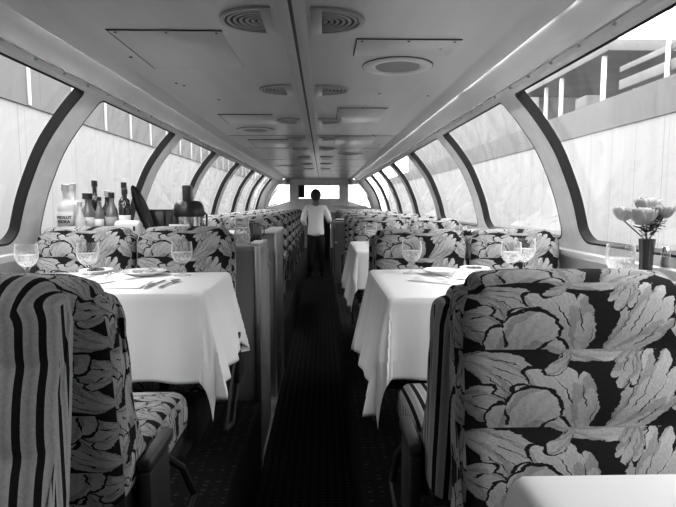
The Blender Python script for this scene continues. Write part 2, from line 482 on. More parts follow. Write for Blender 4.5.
# closing strips at the two ends of the dome
for side, sg in (('left', -1), ('right', 1)):
    m = M()
    for (a, b) in ((YBACK, GAS[0]-1.5), (GAS[-1]+0.1, YEND)):
        m.grid([[(sg*arch(SMAX*i/24).x, y, arch(SMAX*i/24).y) for y in (a, b)] for i in range(25)])
    struct('wall_%s_upper' % side, m, MAT['post'])
    m = M(); m.box(min(sg*0.9835, sg*0.9865), max(sg*0.9835, sg*0.9865), YBACK, YEND, 2.046-0.006, 2.046, 0); struct('trim_%d' % (11 if sg < 0 else 12), m, MAT['groove'])
    # header strip with screws, and the sloping cove panel above it
    HX, HZ = 0.985, 2.045
    m = M(); m.grid([[(sg*1.03, y, 2.04), (sg*HX, y, HZ+0.006)] for y in (YBACK, YEND)])
    m.grid([[(sg*HX, y, HZ+0.006), (sg*HX, y, HZ)] for y in (YBACK, YEND)])
    y = YBACK
    while y < YEND:
        m.cyl((sg*1.005, y, 2.036), (sg*1.006, y, 2.048), 0.006, n=8); y += 0.23
    struct('trim_%d' % (1 if sg < 0 else 2), m, MAT['cove'])
    m = M()
    prof = [(HX, HZ), (0.965, 2.063), (0.93, 2.082), (0.89, 2.10), (0.868, 2.115), (0.860, 2.135), (0.845, 2.15)]
    m.grid([[(sg*x, y, z) for (x, z) in prof] for y in [YBACK+(YEND-YBACK)*i/40 for i in range(41)]])
    struct('trim_%d' % (3 if sg < 0 else 4), m, MAT['cove'])
    # cove lip between the flat ceiling and the lamp slot
    m = M()
    m.prism([(sg*0.765, CEIL), (sg*0.775, CEIL-0.004), (sg*0.815, 2.068), (sg*0.826, 2.066), (sg*0.830, 2.075), (sg*0.830, 2.15), (sg*0.765, 2.15)], 'y', YBACK, YEND)
    struct('trim_%d' % (5 if sg < 0 else 6), m, MAT['cove'])
    # lower wall, sill and baseboard
    m = M(); m.box(min(sg*1.415, sg*1.47), max(sg*1.415, sg*1.47), YBACK, YEND, -0.05, 1.21, 0)
    struct('wall_%s' % side, m, MAT['wall'])
    m = M(); m.box(min(sg*1.375, sg*1.47), max(sg*1.375, sg*1.47), YBACK, YEND, 1.212, 1.245, 0.006)
    m.box(min(sg*1.402, sg*1.414), max(sg*1.402, sg*1.414), YBACK, YEND, 1.10, 1.211, 0.003)
    struct('trim_%d' % (7 if sg < 0 else 8), m, MAT['sill'])
    m = M(); m.box(min(sg*1.39, sg*1.414), max(sg*1.39, sg*1.414), YBACK+0.1, YEND-0.2, PLAT+0.001, PLAT+0.11, 0.003)
    struct('baseboard_%s' % side, m, MAT['dark'])
    # cove tubes
    y = -0.7; k = 0
    while y < YEND-1.2:
        o = M().cyl((sg*0.842, y, 2.128), (sg*0.842, y+1.15, 2.128), 0.007, n=8).build('cove_lamp', MAT['lamp'])
        place = ('nearest', 'second', 'third', 'fourth', 'fifth', 'sixth', 'seventh', 'eighth', 'ninth', 'tenth', 'eleventh', 'twelfth')[k]
        tag(o, 'thin tube lamp in the %s ceiling cove, %s length counted from behind the camera' % (side, place), 'light', 'cove tube lamps'); k += 1
        y += 1.27
# ceiling
m = M(); m.box(-0.767, 0.767, YBACK, YEND, CEIL, CEIL+0.06, 0)
struct('ceiling', m, MAT['ceiling'])
m = M(); m.box(-0.92, 0.92, YBACK, YEND, 2.165, 2.2, 0)
struct('ceiling_roof', m, MAT['dark'])
m = M()
for x0, x1 in ((-0.045, -0.006), (0.006, 0.045)):
    m.box(x0, x1, YBACK, YEND-0.05, CEIL-0.003, CEIL-0.0005, 0.001)
st = struct('trim_9', m, MAT['ceiling'])
M().box(-0.006, 0.006, YBACK, YEND-0.05, CEIL-0.003, CEIL-0.0005, 0).build('groove', MAT['groove'], st)
# cross seams of the ceiling
m = M()
for y in (4.9, 6.0, 7.6, 8.9, 10.2, 11.6, 12.7):
    m.box(-0.76, -0.05, y, y+0.006, CEIL-0.002, CEIL+0.001, 0); m.box(0.05, 0.76, y, y+0.006, CEIL-0.002, CEIL+0.001, 0)
for _ in range(46):
    x = random.choice((-1, 1))*random.uniform(0.3, 0.72); y = random.uniform(1.5, 12)
    m.cyl((x, y, CEIL-0.003), (x, y, CEIL+0.001), 0.007, n=8)
struct('trim_10', m, MAT['groove'])

# aisle floor and platforms
m = M(); m.box(-0.249, 0.249, YBACK, YEND-0.6, -0.04, 0.0, 0); m.box(-0.40, 0.40, YEND-0.599, YEND+0.6, -0.04, 0.0, 0); struct('floor', m, MAT['carpet'])
def platform(name, x0, x1, y0, y1):
    m = M(); m.box(x0, x1, y0, y1, -0.04, PLAT, 0.02, 3); struct(name, m, MAT['carpet'])
platform('floor_platform_left', -1.414, -0.25, YBACK, 2.865)
platform('floor_platform_left', -1.414, -0.25, 4.62, 13.0)
platform('floor_platform_left_behind_bar', -1.414, -0.52, 2.866, 4.61)
platform('floor_platform_right', 0.25, 1.414, YBACK, 13.0)

# ------------------------------------------------------------------ end walls
def arch_poly(zlow):
    P = [(1.43, zlow)]
    for i in range(0, 25): p = arch(SMAX*i/24, 0.02); P.append((p.x, p.y))
    P += [(0.98, 2.07), (0.80, 2.14)]
    return P
def end_wall(y, t, holes=True):
    m = M()
    half = arch_poly(-0.05)
    if not holes:
        P = half + [(-x, z) for x, z in half[::-1]]
        m.prism(P, 'y', y, y+t); return m
    # assembled round the three openings
    m.box(-1.42, 1.42, y, y+t, 1.25, 1.345, 0)
    m.box(-0.73, 0.73, y, y+t, 1.34, 1.58, 0); m.box(-0.82, 0.82, y, y+t, 1.95, 2.14, 0)
    for sg in (-1, 1):
        m.box(min(sg*0.53, sg*0.70), max(sg*0.53, sg*0.70), y, y+t, 1.58, 1.96, 0)
        # apron under and arch band around the side light
        m.prism([(sg*0.70, 1.34), (sg*1.40, 1.34), (sg*1.415, 1.37), (sg*1.30, 1.37), (sg*0.74, 1.55), (sg*0.70, 1.58)], 'y', y, y+t)
        out = []; inn = []
        for i in range(0, 25):
            s = s_at(1.36) + (SMAX-s_at(1.36))*i/24
            p = arch(s, 0.02); out.append((sg*p.x, p.y)); q = arch(s, -0.07); inn.append((sg*max(q.x, 0.75), min(q.y, 1.95)))
        m2 = out + [(sg*0.75, 2.12), (sg*0.75, 1.95)] + inn[::-1]
        m.prism(m2, 'y', y, y+t)
        m.prism([(sg*0.70, 1.56), (sg*0.75, 1.545), (sg*0.75, 1.97), (sg*0.70, 1.97)], 'y', y, y+t)
    return m
m = end_wall(YEND, 0.06); we = struct('wall_end', m, MAT['bulk'])
m = M(); m.box(-1.41, -0.34, YEND, YEND+0.06, -0.05, 1.2495, 0); m.box(0.30, 1.41, YEND, YEND+0.06, -0.05, 1.2495, 0); struct('wall_end_lower', m, MAT['wall'])
m = end_wall(YBACK-0.06, 0.06, False); struct('wall_behind_camera', m, MAT['wall'])
def ring_frame(name, poly, w, y0, y1, matl, kind='structure'):
    c = Vector((sum(p[0] for p in poly)/len(poly), sum(p[1] for p in poly)/len(poly)))
    m = M(); n = len(poly)
    inn = []
    for i, p in enumerate(poly):
        a = Vector(poly[i-1]); b = Vector(p); d = Vector(poly[(i+1) % n])
        e1 = (b-a).normalized(); e2 = (d-b).normalized(); nn = Vector((-(e1+e2).y, (e1+e2).x)).normalized()
        if nn.dot(c-b) < 0: nn = -nn
        inn.append(b+nn*w)
    L = [[m.bm.verts.new((p[0], y, p[1])) for p in ps] for ps, y in ((poly, y0), (inn, y0), (inn, y1), (poly, y1))]
    for i in range(4):
        A, B = L[i], L[(i+1) % 4]
        for k in range(n): m.bm.faces.new((A[k], A[(k+1) % n], B[(k+1) % n], B[k]))
    return tag(m.build(name, matl), kind=kind)
f = ring_frame('window_17', [(-0.53, 1.58), (0.53, 1.58), (0.53, 1.95), (-0.53, 1.95)], 0.03, YEND-0.03, YEND+0.03, MAT['cabtrim'])
m = M(); m.box(-0.52, 0.52, YEND+0.02, YEND+0.026, 1.59, 1.94, 0); m.build('pane', MAT['pane'], f)
for k, sg in enumerate((-1, 1)):
    poly = [(0.76, 1.565), (1.29, 1.385), (1.315, 1.40), (1.30, 1.50), (1.24, 1.62), (1.15, 1.76), (1.05, 1.87), (0.93, 1.935), (0.80, 1.945), (0.76, 1.94)]
    f = ring_frame('window_%d' % (18+k), [(sg*x, z) for x, z in poly], 0.018, YEND-0.015, YEND+0.03, MAT['gasket'])
    m = M(); m.prism([(sg*x, z) for x, z in poly], 'y', YEND+0.02, YEND+0.025); m.build('pane', MAT['pane'], f)
# doorway well below the rear window
m = M(); m.box(-0.34, 0.30, YEND+0.5, YEND+0.54, -0.05, 1.25, 0); m.box(-0.38, -0.342, YEND+0.061, YEND+0.54, -0.05, 1.25, 0); m.box(0.302, 0.34, YEND+0.061, YEND+0.54, -0.05, 1.25, 0)
m.box(-0.38, 0.34, YEND+0.061, YEND+0.54, 1.251, 1.29, 0)
struct('door_1', m, MAT['dark'])
# curtain
m = M(); P = []
for i in range(25):
    x = -0.51+0.15*i/24; P.append([(x, YEND-0.055+0.014*math.sin(i*1.5), z) for z in (1.62, 1.75, 1.93)])
m.grid(P); cu = m.build('window_curtain', MAT['curtain']); s = cu.modifiers.new('thick', 'SOLIDIFY'); s.thickness = 0.004
tag(cu, 'narrow dark pleated curtain at the left edge of the far end window', 'curtain')
m = M(); m.box(0.36, 1.30, YEND-0.07, YEND-0.03, 1.40, 1.415, 0.003)
m.box(0.38, 0.40, YEND-0.04, YEND-0.001, 1.39, 1.405, 0.002); m.box(1.26, 1.28, YEND-0.04, YEND-0.001, 1.39, 1.405, 0.002)
tag(m.build('grab_rail', MAT['cabtrim']), 'thin pale grab rail under the right end window', 'rail')

# ------------------------------------------------------------------ ceiling fittings
def vent_meshes(sg):
    R, RY = 0.145, 0.122
    def arcpts(r, n=20): return [(sg*(0.034+r*math.cos(a)), r*RY/R*math.sin(a)) for a in [-PI/2+PI*i/n for i in range(n+1)]]
    def ringband(m, ro, ri, z0, z1, z1i=None):
        A = arcpts(ro); B = arcpts(ri)
        L = [[m.bm.verts.new((p[0], p[1], z)) for p in ps] for ps, z in ((A, z0), (A, z1), (B, z1 if z1i is None else z1i), (B, z0))]
        for i in range(4):
            X, Y = L[i], L[(i+1) % 4]
            for k in range(len(A)-1): m.bm.faces.new((X[k], X[k+1], Y[k+1], Y[k]))
        for e in (0, -1): m.bm.faces.new([l[e] for l in L])
    fr = M(); ringband(fr, R, R-0.015, 0, -0.009)
    a, b = sorted((sg*0.0, sg*0.036)); fr.box(a, b, -RY, RY, -0.010, 0, 0.003)
    lv = M()
    for k in range(6):
        ro = R-0.024-k*0.020
        ringband(lv, ro, ro-0.009, -0.0036, -0.0075)
    bk = M(); P = arcpts(R-0.02); bk.prism(P, 'z', -0.0035, -0.0005)
    return fr, lv, bk
vy = [1.84, 2.93, 4.02, 5.1, 6.1, 7.2, 8.4, 9.6]
ordn = ['nearest', 'second', 'third', 'fourth', 'fifth', 'sixth', 'seventh', 'eighth', 'ninth', 'tenth']
VM = {}
for sg, sn in ((-1, 'left'), (1, 'right')):
    fr, lv, bk = vent_meshes(sg)
    VM[sg] = (fr.mesh('frame', MAT['vent']), lv.mesh('louvre', MAT['vent']), bk.mesh('throat', MAT['vent_dark']))
    for i, y in enumerate(vy):
        t = empty('ceiling_vent', (sg*0.062, y, CEIL-0.0005), 0, 'half-round louvred air vent, %s one to the %s of the ceiling seam' % (ordn[i], sn), 'vent', 'ceiling air vents')
        link('frame', VM[sg][0], MAT['vent'], t); link('louvre', VM[sg][1], MAT['vent'], t); link('throat', VM[sg][2], MAT['vent_dark'], t)
for i, (x, y, w) in enumerate(((0.434, 2.43, 'nearest, right of the seam'), (-0.46, 4.52, 'left of the seam beyond the third vents'), (0.44, 6.7, 'far along on the right'), (-0.45, 8.8, 'far along on the left'))):
    t = empty('ceiling_speaker', (x, y, CEIL), 0, 'round flush ceiling disc with dark centre, %s' % w, 'speaker', 'round ceiling discs')
    M().lathe([(0.155, 0), (0.155, -0.004), (0.150, -0.007), (0.104, -0.007), (0.100, -0.004), (0.100, 0)], 40, closed=True).build('rim', MAT['ceiling'], t, (0, 0, -0.0005))
    M().lathe([(0, -0.004), (0.099, -0.004), (0.099, 0), (0, 0)], 32).build('grille', MAT['disc'], t, (0, 0, -0.0005))
    M().lathe([(0.158, 0), (0.158, -0.0025), (0.156, -0.0025), (0.156, 0)], 40, closed=True).build('seam', MAT['groove'], t, (0, 0, -0.0005))
for i, (x0, x1, y0, y1, w) in enumerate(((0.23, 0.62, 2.04, 2.26, 'right of the nearest vents'), (-0.66, -0.26, 1.96, 2.5, 'left of the nearest vents'), (0.20, 0.52, 3.48, 4.1, 'right side between second and third vents'),
        (-0.62, -0.25, 3.75, 4.2, 'left side before the dark disc'), (0.22, 0.60, 4.9, 5.6, 'right side beyond the fourth vents'), (-0.62, -0.22, 5.2, 5.9, 'left side beyond the fourth vents'))):
    t = empty('access_panel', ((x0+x1)/2, (y0+y1)/2, CEIL), 0, 'flush rectangular ceiling access panel, %s' % w, 'panel', 'ceiling access panels')
    a, b = (x1-x0)/2, (y1-y0)/2
    M().box(-a, a, -b, b, -0.003, 0.003, 0.001).build('cover', MAT['ceiling'], t)
    m = M(); m.box(-a-0.004, a+0.004, -b-0.004, -b, -0.0042, -0.0005, 0); m.box(-a-0.004, -a, -b, b, -0.0035, -0.0005, 0)
    for sx in (-0.9, 0, 0.9): m.cyl((a*sx, -b+0.02, -0.005), (a*sx, -b+0.02, -0.002), 0.005, n=8)
    m.build('edge', MAT['groove'], t)

# ------------------------------------------------------------------ seats
def pad(width, prof, r=0.05, top=None, R=0.085):
    """prof: closed list of (y, z, v); swept along x with rounded ends"""
    n = len(prof); P = [Vector((p[0], p[1])) for p in prof]
    area = sum(P[i].x*P[(i+1) % n].y-P[(i+1) % n].x*P[i].y for i in range(n))
    sgn = 1 if area > 0 else -1
    N = []
    for i in range(n):
        d = (P[(i+2) % n]-P[i-2]).normalized(); N.append(Vector((-d.y, d.x))*sgn)
    st = []
    for k in range(9):
        a = 0.5*PI*k/8; st.append((-width/2+r*(1-math.cos(a))*0.0 + r*(1-math.cos(a)), r*(1-math.sin(a))))
    st2 = [(-width/2+r*(1-math.cos(0.5*PI*k/8)), r*(1-math.sin(0.5*PI*k/8))) for k in range(9)]
    xs = st2 + [(-width/2+r+(width-2*r)*k/6, 0) for k in range(1, 6)] + [(-x, i) for x, i in st2[::-1]]
    m = M(); rings = []
    for x, ins in xs:
        rings.append([m.bm.verts.new((x, (P[i]+N[i]*ins).x, (P[i]+N[i]*ins).y)) for i in range(n)])
    for a in range(len(rings)-1):
        for i in range(n):
            j = (i+1) % n
            f = m.bm.faces.new((rings[a][i], rings[a][j], rings[a+1][j], rings[a+1][i]))
            va, vb = prof[i][2], prof[j][2]
            if abs(va-vb) > 3: vb = va+0.1
            ua = xs[a][0]/0.5+0.5 - xs[a][1]*(1 if xs[a][0] < 0 else -1)*1.2; ub = xs[a+1][0]/0.5+0.5 - xs[a+1][1]*(1 if xs[a+1][0] < 0 else -1)*1.2
            ua = min(max(ua, -0.15), 1.15)
            for l, uvv in zip(f.loops, ((ua, va), (ua, vb), (ub, vb), (ub, va))): l[m.uv].uv = uvv
    if top:
        for v in m.bm.verts:
            dx = abs(v.co.x)-(width/2-R); dz = v.co.z-(top-R)
            if dx > 0 and dz > 0:
                k = max(dx, dz)/math.hypot(dx, dz); sx = 1 if v.co.x > 0 else -1
                v.co.x = sx*((width/2-R)+dx*k); v.co.z = (top-R)+dz*k
    for ring in (rings[0], rings[-1]):
        c = m.bm.verts.new(sum((v.co for v in ring), Vector())/n)
        for i in range(n):
            f = m.bm.faces.new((ring[i], ring[(i+1) % n], c))
            for l in f.loops: l[m.uv].uv = (l.vert.co.y/0.42+0.3, l.vert.co.z/0.28)
    return m

LEAN = math.tan(math.radians(9))
def back_profile():
    P = []
    zs = []
    # front face from the bottom (0.38) up to 0.90, bulging between seams at .50 .65 .80
    seams = [0.35, 0.50, 0.65, 0.80, 0.95]
    z = 0.38
    while z < 0.905:
        zs.append(z); z += 0.0125
    for z in zs:
        k = max(i for i in range(5) if seams[i] <= z+1e-6); u = (z-seams[k])/0.15
        u = min(max(u, 0), 1)
        bul = 0.015*min(1, (math.sin(PI*u)+1e-6)**0.4) if u < 0.999 else 0
        if z > 0.80+0.075: bul = 0.015
        P.append([-bul, z, (z-0.80)/0.15])
    # rounded top
    s = P[-1][2]
    for k in range(1, 11):
        a = PI*k/11
        P.append([0.0575-0.0725*math.cos(a), 0.905+0.045*math.sin(a), s+k*0.0215/0.15*1.0])
    s = P[-1][2]
    for k in range(0, 12):
        z = 0.90-(0.52)*k/11; P.append([0.13+0.006*math.sin(PI*k/11), z, s+(0.905-z)/0.15])
    return [(y+(z-0.95)*LEAN, z, v) for y, z, v in P]
BP = back_profile()
def cushion_profile():
    P = []; D = 0.47; T = 0.15; r = 0.055
    pts = []
    for k in range(9):  # rear bottom -> front bottom -> rounded nose -> top
        pts.append((0.0-D*k/8*0.93, 0))
    for k in range(1, 12):
        a = -PI/2-PI*k/11*1.0; pts.append((-D+0.06+0.065*math.cos(a)*1.0, T/2+T/2*math.sin(a)*1.0))
    for k in range(1, 14):
        x = -D+0.06+(D-0.07)*k/13; pts.append((x, T+0.012*math.sin(PI*k/13)))
    pts.append((0.0, T-0.015))
    s = 0; prev = None; out = []
    for p in pts:
        if prev: s += math.hypot(p[0]-prev[0], p[1]-prev[1])
        out.append((p[0], p[1], s/0.15)); prev = p
    return out
CP = cushion_profile()

def double_seat(x, y, face, side, fab, label, drop=0.0, rnd=0.085):
    """y = front face at the top of the back.  face -1: sitter faces the camera, +1: away.  x centre"""
    t = empty('double_seat', (x, y, PLAT), 0 if face < 0 else PI, label, 'seat', 'upholstered double seats along the aisle')
    ai = (1 if side == 'left' else -1)*(1 if face < 0 else -1)     # local direction of the aisle
    W = 0.497
    for sx in (-0.2525, 0.2525):
        part('backrest', 'back%.3f' % rnd, lambda: pad(W, BP, 0.052, 0.95, rnd), fab, t, (sx, 0, -drop))
        part('seat_cushion', 'cush', lambda: pad(W, CP, 0.045), fab, t, (sx, -0.088, 0.295))
    def frame():
        m = M(); m.box(-0.49, 0.49, -0.50, -0.10, 0.255, 0.29, 0.006)
        m.box(-0.49, 0.49, -0.09, 0.03, 0.30, 0.374, 0.006)
        return m
    part('seat_frame', 'sframe', frame, MAT['blackmetal'], t)
    for sx in (-0.36, 0.36):
        part('leg', 'sleg', lambda: M().box(-0.03, 0.03, -0.40, -0.12, 0.001, 0.254, 0.006), MAT['blackmetal'], t, (sx, 0, 0))
    def arm(s):
        m = M(); m.box(-0.015, 0.015, -0.16, 0.0, 0.20, 0.42, 0.006)
        m.box(-0.018, 0.018, -0.20, 0.0, 0.421, 0.455, 0.010, 3)
        m.tube([(0, -0.17, 0.38), (0, -0.34, 0.26), (0, -0.47, 0.10)], 0.012)
        m.tube([(0, -0.47, 0.10), (0, -0.30, 0.06), (0, -0.10, 0.22)], 0.012)
        return m
    part('armrest', 'arm', lambda: arm(1), MAT['blackmetal'], t, (ai*0.528, 0, 0))
    return t

F, S = MAT['floral'], MAT['striped']
XL, XR = -0.872, 0.872
# right side
double_seat(XR, 1.05, -1, 'right', F, 'large floral double seat facing the camera in the right foreground')
double_seat(XR, 1.335, 1, 'right', S, 'striped double seat facing away, backed against the right foreground floral seat', 0.055)
double_seat(XR, 2.80, -1, 'right', F, 'floral double seat facing the camera behind the first full table on the right')
double_seat(XR, 3.14, 1, 'right', F, 'floral double seat facing away, directly behind the right seat with goblets before it', 0.01)
double_seat(XR, 4.80, -1, 'right', F, 'floral double seat facing the camera beyond the second right-hand table')
double_seat(XR, 5.80, -1, 'right', F, 'floral double seat on the right, one row beyond the seat at the second table')
double_seat(XR, 6.80, -1, 'right', F, 'floral double seat just in front of the narrow right-hand cabinet')
double_seat(XL, 0.92, -1, 'left', S, 'striped double seat facing the camera in the left foreground', -0.01)
double_seat(XL, 1.27, 1, 'left', F, 'floral double seat facing away, backed against the striped seat at left', 0.02, 0.125)
double_seat(-0.857, 2.72, -1, 'left', F, 'floral double seat facing the camera in front of the bottles and bar', -0.02)
for side, X, ys in (('left', XL, (5.25, 6.25, 7.25, 8.25, 9.25, 10.25, 11.25, 12.25)), ('right', XR, (8.75, 9.75, 10.75, 11.75))):
    for i, y in enumerate(ys):
        double_seat(X, y, -1, side, F, 'floral double seat on the %s, %s row beyond the %s' % (side, ordn[i] if i else 'first', 'bar with the vacuum flask' if side == 'left' else 'narrow grey cabinet'))

# ------------------------------------------------------------------ tables and cloths
def cloth_mesh(x0, x1, y0, y1, hang, sg, seed, ky=0.8):
    """x0 = aisle edge, x1 = wall edge (|x|), y0..y1; cloth overhangs on aisle, near and far sides"""
    rnd = random.Random(seed); ph = [rnd.uniform(0, 6.28) for _ in range(8)]
    hs = hang; W = x1-x0
    nx, ny = 74, 74
    S0, S1 = x0-hs, x1; T0, T1 = y0-hs, y1+hs
    def pt(s, t):
        px = max(s, x0); py = min(max(t, y0), y1)
        ox, oy = s-px, (t-py)*ky
        L = math.hypot(ox, oy)
        if L < 1e-6:
            return (px, py, 0.002*math.sin(s*9+ph[0])*math.sin(t*11+ph[1]))
        dx, dy = ox/L, oy/L
        r = 0.016
        # small rounding over the edge
        if L < r*1.57:
            a = L/r; out = r*math.sin(a); dn = r*(1-math.cos(a))
        else:
            dn = r+(L-r*1.57); out = r
        corner = abs(dx*dy)*2
        drop = dn/hs
        along = py*1.0 if abs(dx) > abs(dy) else px*1.0
        fold = (0.5+0.5*math.sin(along*15+ph[2]+1.5*math.sin(along*5+ph[3])))*0.030*min(drop, 1.2)
        fold += 0.010*math.sin(along*31+ph[4])*drop
        ang = math.atan2(dy, -dx)
        if corner > 0.02:
            fold = fold*(1-corner)+corner*(0.030*drop+0.02*math.sin(ang*6+ph[5])*drop)
        flare = 0.05*drop if abs(dx) > 0.3 else 0.015*drop
        k = out+fold+flare
        z = -dn*(1-0.02)
        if abs(dy) > 0.5: k = min(k, 0.05+out)
        if dy > 0.5: k = min(k, 0.012)
        return (px+dx*k, py+dy*k, z)
    # uneven sampling for detail near the edge
    xs = sorted(set([round(S0+(x0-S0)*i/26, 5) for i in range(27)] + [round(x0+(x1-x0)*i/44, 5) for i in range(45)]))
    ys = sorted(set([round(T0+(y0-T0)*i/26, 5) for i in range(27)] + [round(y0+(y1-y0)*i/34, 5) for i in range(35)] + [round(y1+(T1-y1)*i/26, 5) for i in range(27)]))
    m = M(); m.grid([[(sg*pt(s, t)[0], pt(s, t)[1], pt(s, t)[2]) for t in ys] for s in xs])
    return m

def table(side, y0, y1, label_t, label_c, seed, hang=0.35, ky=0.8):
    sg = 1 if side == 'right' else -1
    t = empty('dining_table', (sg*0.86, (y0+y1)/2, PLAT), 0, label_t, 'table', 'dining tables between the facing seats')
    hy = (y1-y0)/2; H = TOPZ-PLAT
    part('tabletop', 'ttop%.3f' % hy, lambda: M().box(-0.49, 0.49, -hy+0.012, hy-0.012, H-0.035, H-0.008, 0.006), MAT['cabtrim'], t)
    def leg():
        m = M(); m.tube([(0, 0, 0.02), (0, 0, H-0.06)], 0.026, 12); m.box(-0.05, 0.05, -0.15, 0.15, 0.001, 0.03, 0.01)
        m.box(-0.06, 0.06, -0.14, 0.14, H-0.065, H-0.037, 0.006); return m
    part('leg', 'tleg', leg, MAT['blackmetal'], t, (-sg*0.32, 0, 0))
    m = cloth_mesh(0.35 if sg > 0 else 0.372, 1.335, y0+0.005, y1-0.005, hang, sg, seed, ky)
    c = m.build('tablecloth', MAT['cloth'], None, (0, 0, TOPZ))
    so = c.modifiers.new('thickness', 'SOLIDIFY'); so.thickness = 0.002; so.offset = 1 if False else 0
    tag(c, label_c, 'tablecloth', 'white tablecloths')
    return t
table('right', -0.12, 0.625, 'small dining table under the white cloth in the bottom right corner', 'white tablecloth in the bottom right corner before the big floral seat', 1)
table('right', 1.90, 2.68, 'dining table on the right set with vase of roses', 'white tablecloth on the nearest full table on the right', 2, 0.39)
table('right', 3.72, 4.66, 'second dining table on the right, beyond the goblets', 'white tablecloth on the second table along the right side', 3)
table('left', 2.02, 2.60, 'dining table on the left set with plates and goblets', 'white tablecloth on the near left table with plates and cutlery', 6, 0.37, 0.97)

# ------------------------------------------------------------------ tableware
CL = TOPZ+0.0035
def goblet_glass():
    return M().lathe([(0, 0), (0.034, 0.0), (0.036, 0.003), (0.012, 0.008), (0.006, 0.016), (0.006, 0.040), (0.012, 0.050), (0.030, 0.066), (0.041, 0.090), (0.043, 0.115), (0.040, 0.150),
                      (0.0385, 0.150), (0.0415, 0.115), (0.0392, 0.092), (0.028, 0.069), (0.010, 0.056), (0, 0.054)], 24)
def goblet_water():
    return M().lathe([(0, 0.0545), (0.0098, 0.0568), (0.0275, 0.0700), (0.0386, 0.0925), (0.0405, 0.105), (0, 0.105)], 24)
def goblet(x, y, label, z=CL, sc=1.0, group='stemmed water goblets'):
    t = empty('water_goblet', (x, y, z), 0, label, 'glass', group); t.scale = (sc*1.12, sc*1.12, sc*1.04)
    part('glass', 'gob', goblet_glass, MAT['drinkglass'], t)
    part('water', 'gobw', goblet_water, MAT['water'], t)
    return t
def tumbler(x, y, label, z=CL):
    t = empty('water_tumbler', (x, y, z), 0, label, 'glass', 'short water glasses')
    part('glass', 'tum', lambda: M().lathe([(0, 0), (0.030, 0), (0.034, 0.006), (0.041, 0.05), (0.043, 0.10), (0.0415, 0.10), (0.0395, 0.05), (0.031, 0.009), (0, 0.009)], 24), MAT['drinkglass'], t)
    part('water', 'tumw', lambda: M().lathe([(0, 0.0095), (0.0305, 0.0095), (0.0385, 0.048), (0.0388, 0.058), (0, 0.058)], 24), MAT['water'], t)
    return t
def plate(x, y, label, r=0.125, food=None, seed=0, z=CL):
    t = empty('plate', (x, y, z), 0, label, 'plate', 'white plates')
    k = r/0.125
    part('dish', 'plate%.3f' % r, lambda: M().lathe([(0, 0.0), (0.075*k, 0.0), (0.085*k, 0.006), (0.125*k, 0.018), (0.126*k, 0.020), (0.122*k, 0.021), (0.083*k, 0.010), (0.073*k, 0.005), (0, 0.005)], 36), MAT['china'], t)
    if food:
        rnd = random.Random(seed); m = M()
        for i in range(22):
            a = rnd.uniform(0, 6.28); rr = 0.062*k*math.sqrt(rnd.random()); c = (rr*math.cos(a), rr*math.sin(a), 0.007+rnd.uniform(0, 0.008))
            s = rnd.uniform(0.008, 0.018)
            m.lathe([(0, -s*0.4), (s, -s*0.1), (s*0.8, s*0.35), (0, s*0.5)], 7, c=(c[0], c[1], c[2]+s*0.4), sx=1, sy=rnd.uniform(0.5, 1))
        o = m.build('salad_leaves', MAT[food], t)
    return t
def fork_mesh():
    m = M(); m.grid([[(-w, y, z), (-w*0.5, y, z+0.0012), (0, y, z+0.0018), (w*0.5, y, z+0.0012), (w, y, z)] for (y, w, z) in ((-0.095, 0.007, 0.001), (-0.06, 0.0055, 0.002), (0, 0.003, 0.005), (0.03, 0.003, 0.006), (0.042, 0.010, 0.004), (0.055, 0.0115, 0.003))])
    m.grid([[(-w, y, z-0.001), (w, y, z-0.001)] for (y, w, z) in ((-0.095, 0.007, 0.001), (-0.06, 0.0055, 0.002), (0, 0.003, 0.005), (0.03, 0.003, 0.006), (0.042, 0.010, 0.004), (0.055, 0.0115, 0.003))])
    for k in range(4):
        x = -0.009+0.006*k; m.tube([(x, 0.054, 0.003), (x, 0.075, 0.0045), (x, 0.098, 0.008)], [0.0016, 0.0014, 0.0008], 6)
    return m
def knife_mesh():
    m = M(); m.tube([(0, -0.11, 0.004), (0, -0.06, 0.0045), (0, -0.01, 0.004)], [0.006, 0.0075, 0.005], 10)
    P = [(-0.005, -0.01), (0.004, -0.01), (0.008, 0.03), (0.009, 0.08), (0.002, 0.11), (-0.004, 0.11)]
    m.prism(P, 'z', 0.002, 0.004); return m
def spoon_mesh():
    m = M(); m.tube([(0, -0.10, 0.003), (0, -0.05, 0.003), (0, 0.02, 0.005), (0, 0.045, 0.004)], [0.006, 0.004, 0.003, 0.003], 8)
    m.lathe([(0, 0.0), (0.5, 0.002), (1, 0.007), (0.94, 0.007), (0.47, 0.0035), (0, 0.002)], 20, c=(0, 0.072, 0.0005), sx=0.019, sy=0.031); return m
CUT = {'fork': fork_mesh, 'table_knife': knife_mesh, 'spoon': spoon_mesh}
def cutlery(kind, x, y, rz, label, z=CL):
    o = part(kind, kind, CUT[kind], MAT['steel'], None, (x, y, z), (0, 0, rz))
    return tag(o, label, 'cutlery', 'place cutlery')
def napkin(x, y, rz, label, seed, w=0.16, d=0.10, h=0.03, z=CL):
    rnd = random.Random(seed); ph = rnd.uniform(0, 6)
    m = M(); n = 18; P = []
    for i in range(n+1):
        u = -1+2*i/n; row = []
        for j in range(n+1):
            v = -1+2*j/n; e = max(0, (1-u**4))*max(0, (1-v**4))
            row.append((u*w/2*(1-0.15*v), v*d/2, h*e*(0.45+0.35*math.sin(3*u+2*v+ph)+0.2*math.sin(7*v+ph))+0.003))
        P.append(row)
    m.grid(P); m.grid([[(p[0], p[1], 0.0) for p in r] for r in P])
    o = m.build('folded_napkin', MAT['napkin'], None, (x, y, z), (0, 0, rz)); bmesh_dummy = None
    return tag(o, label, 'napkin', 'white napkins')

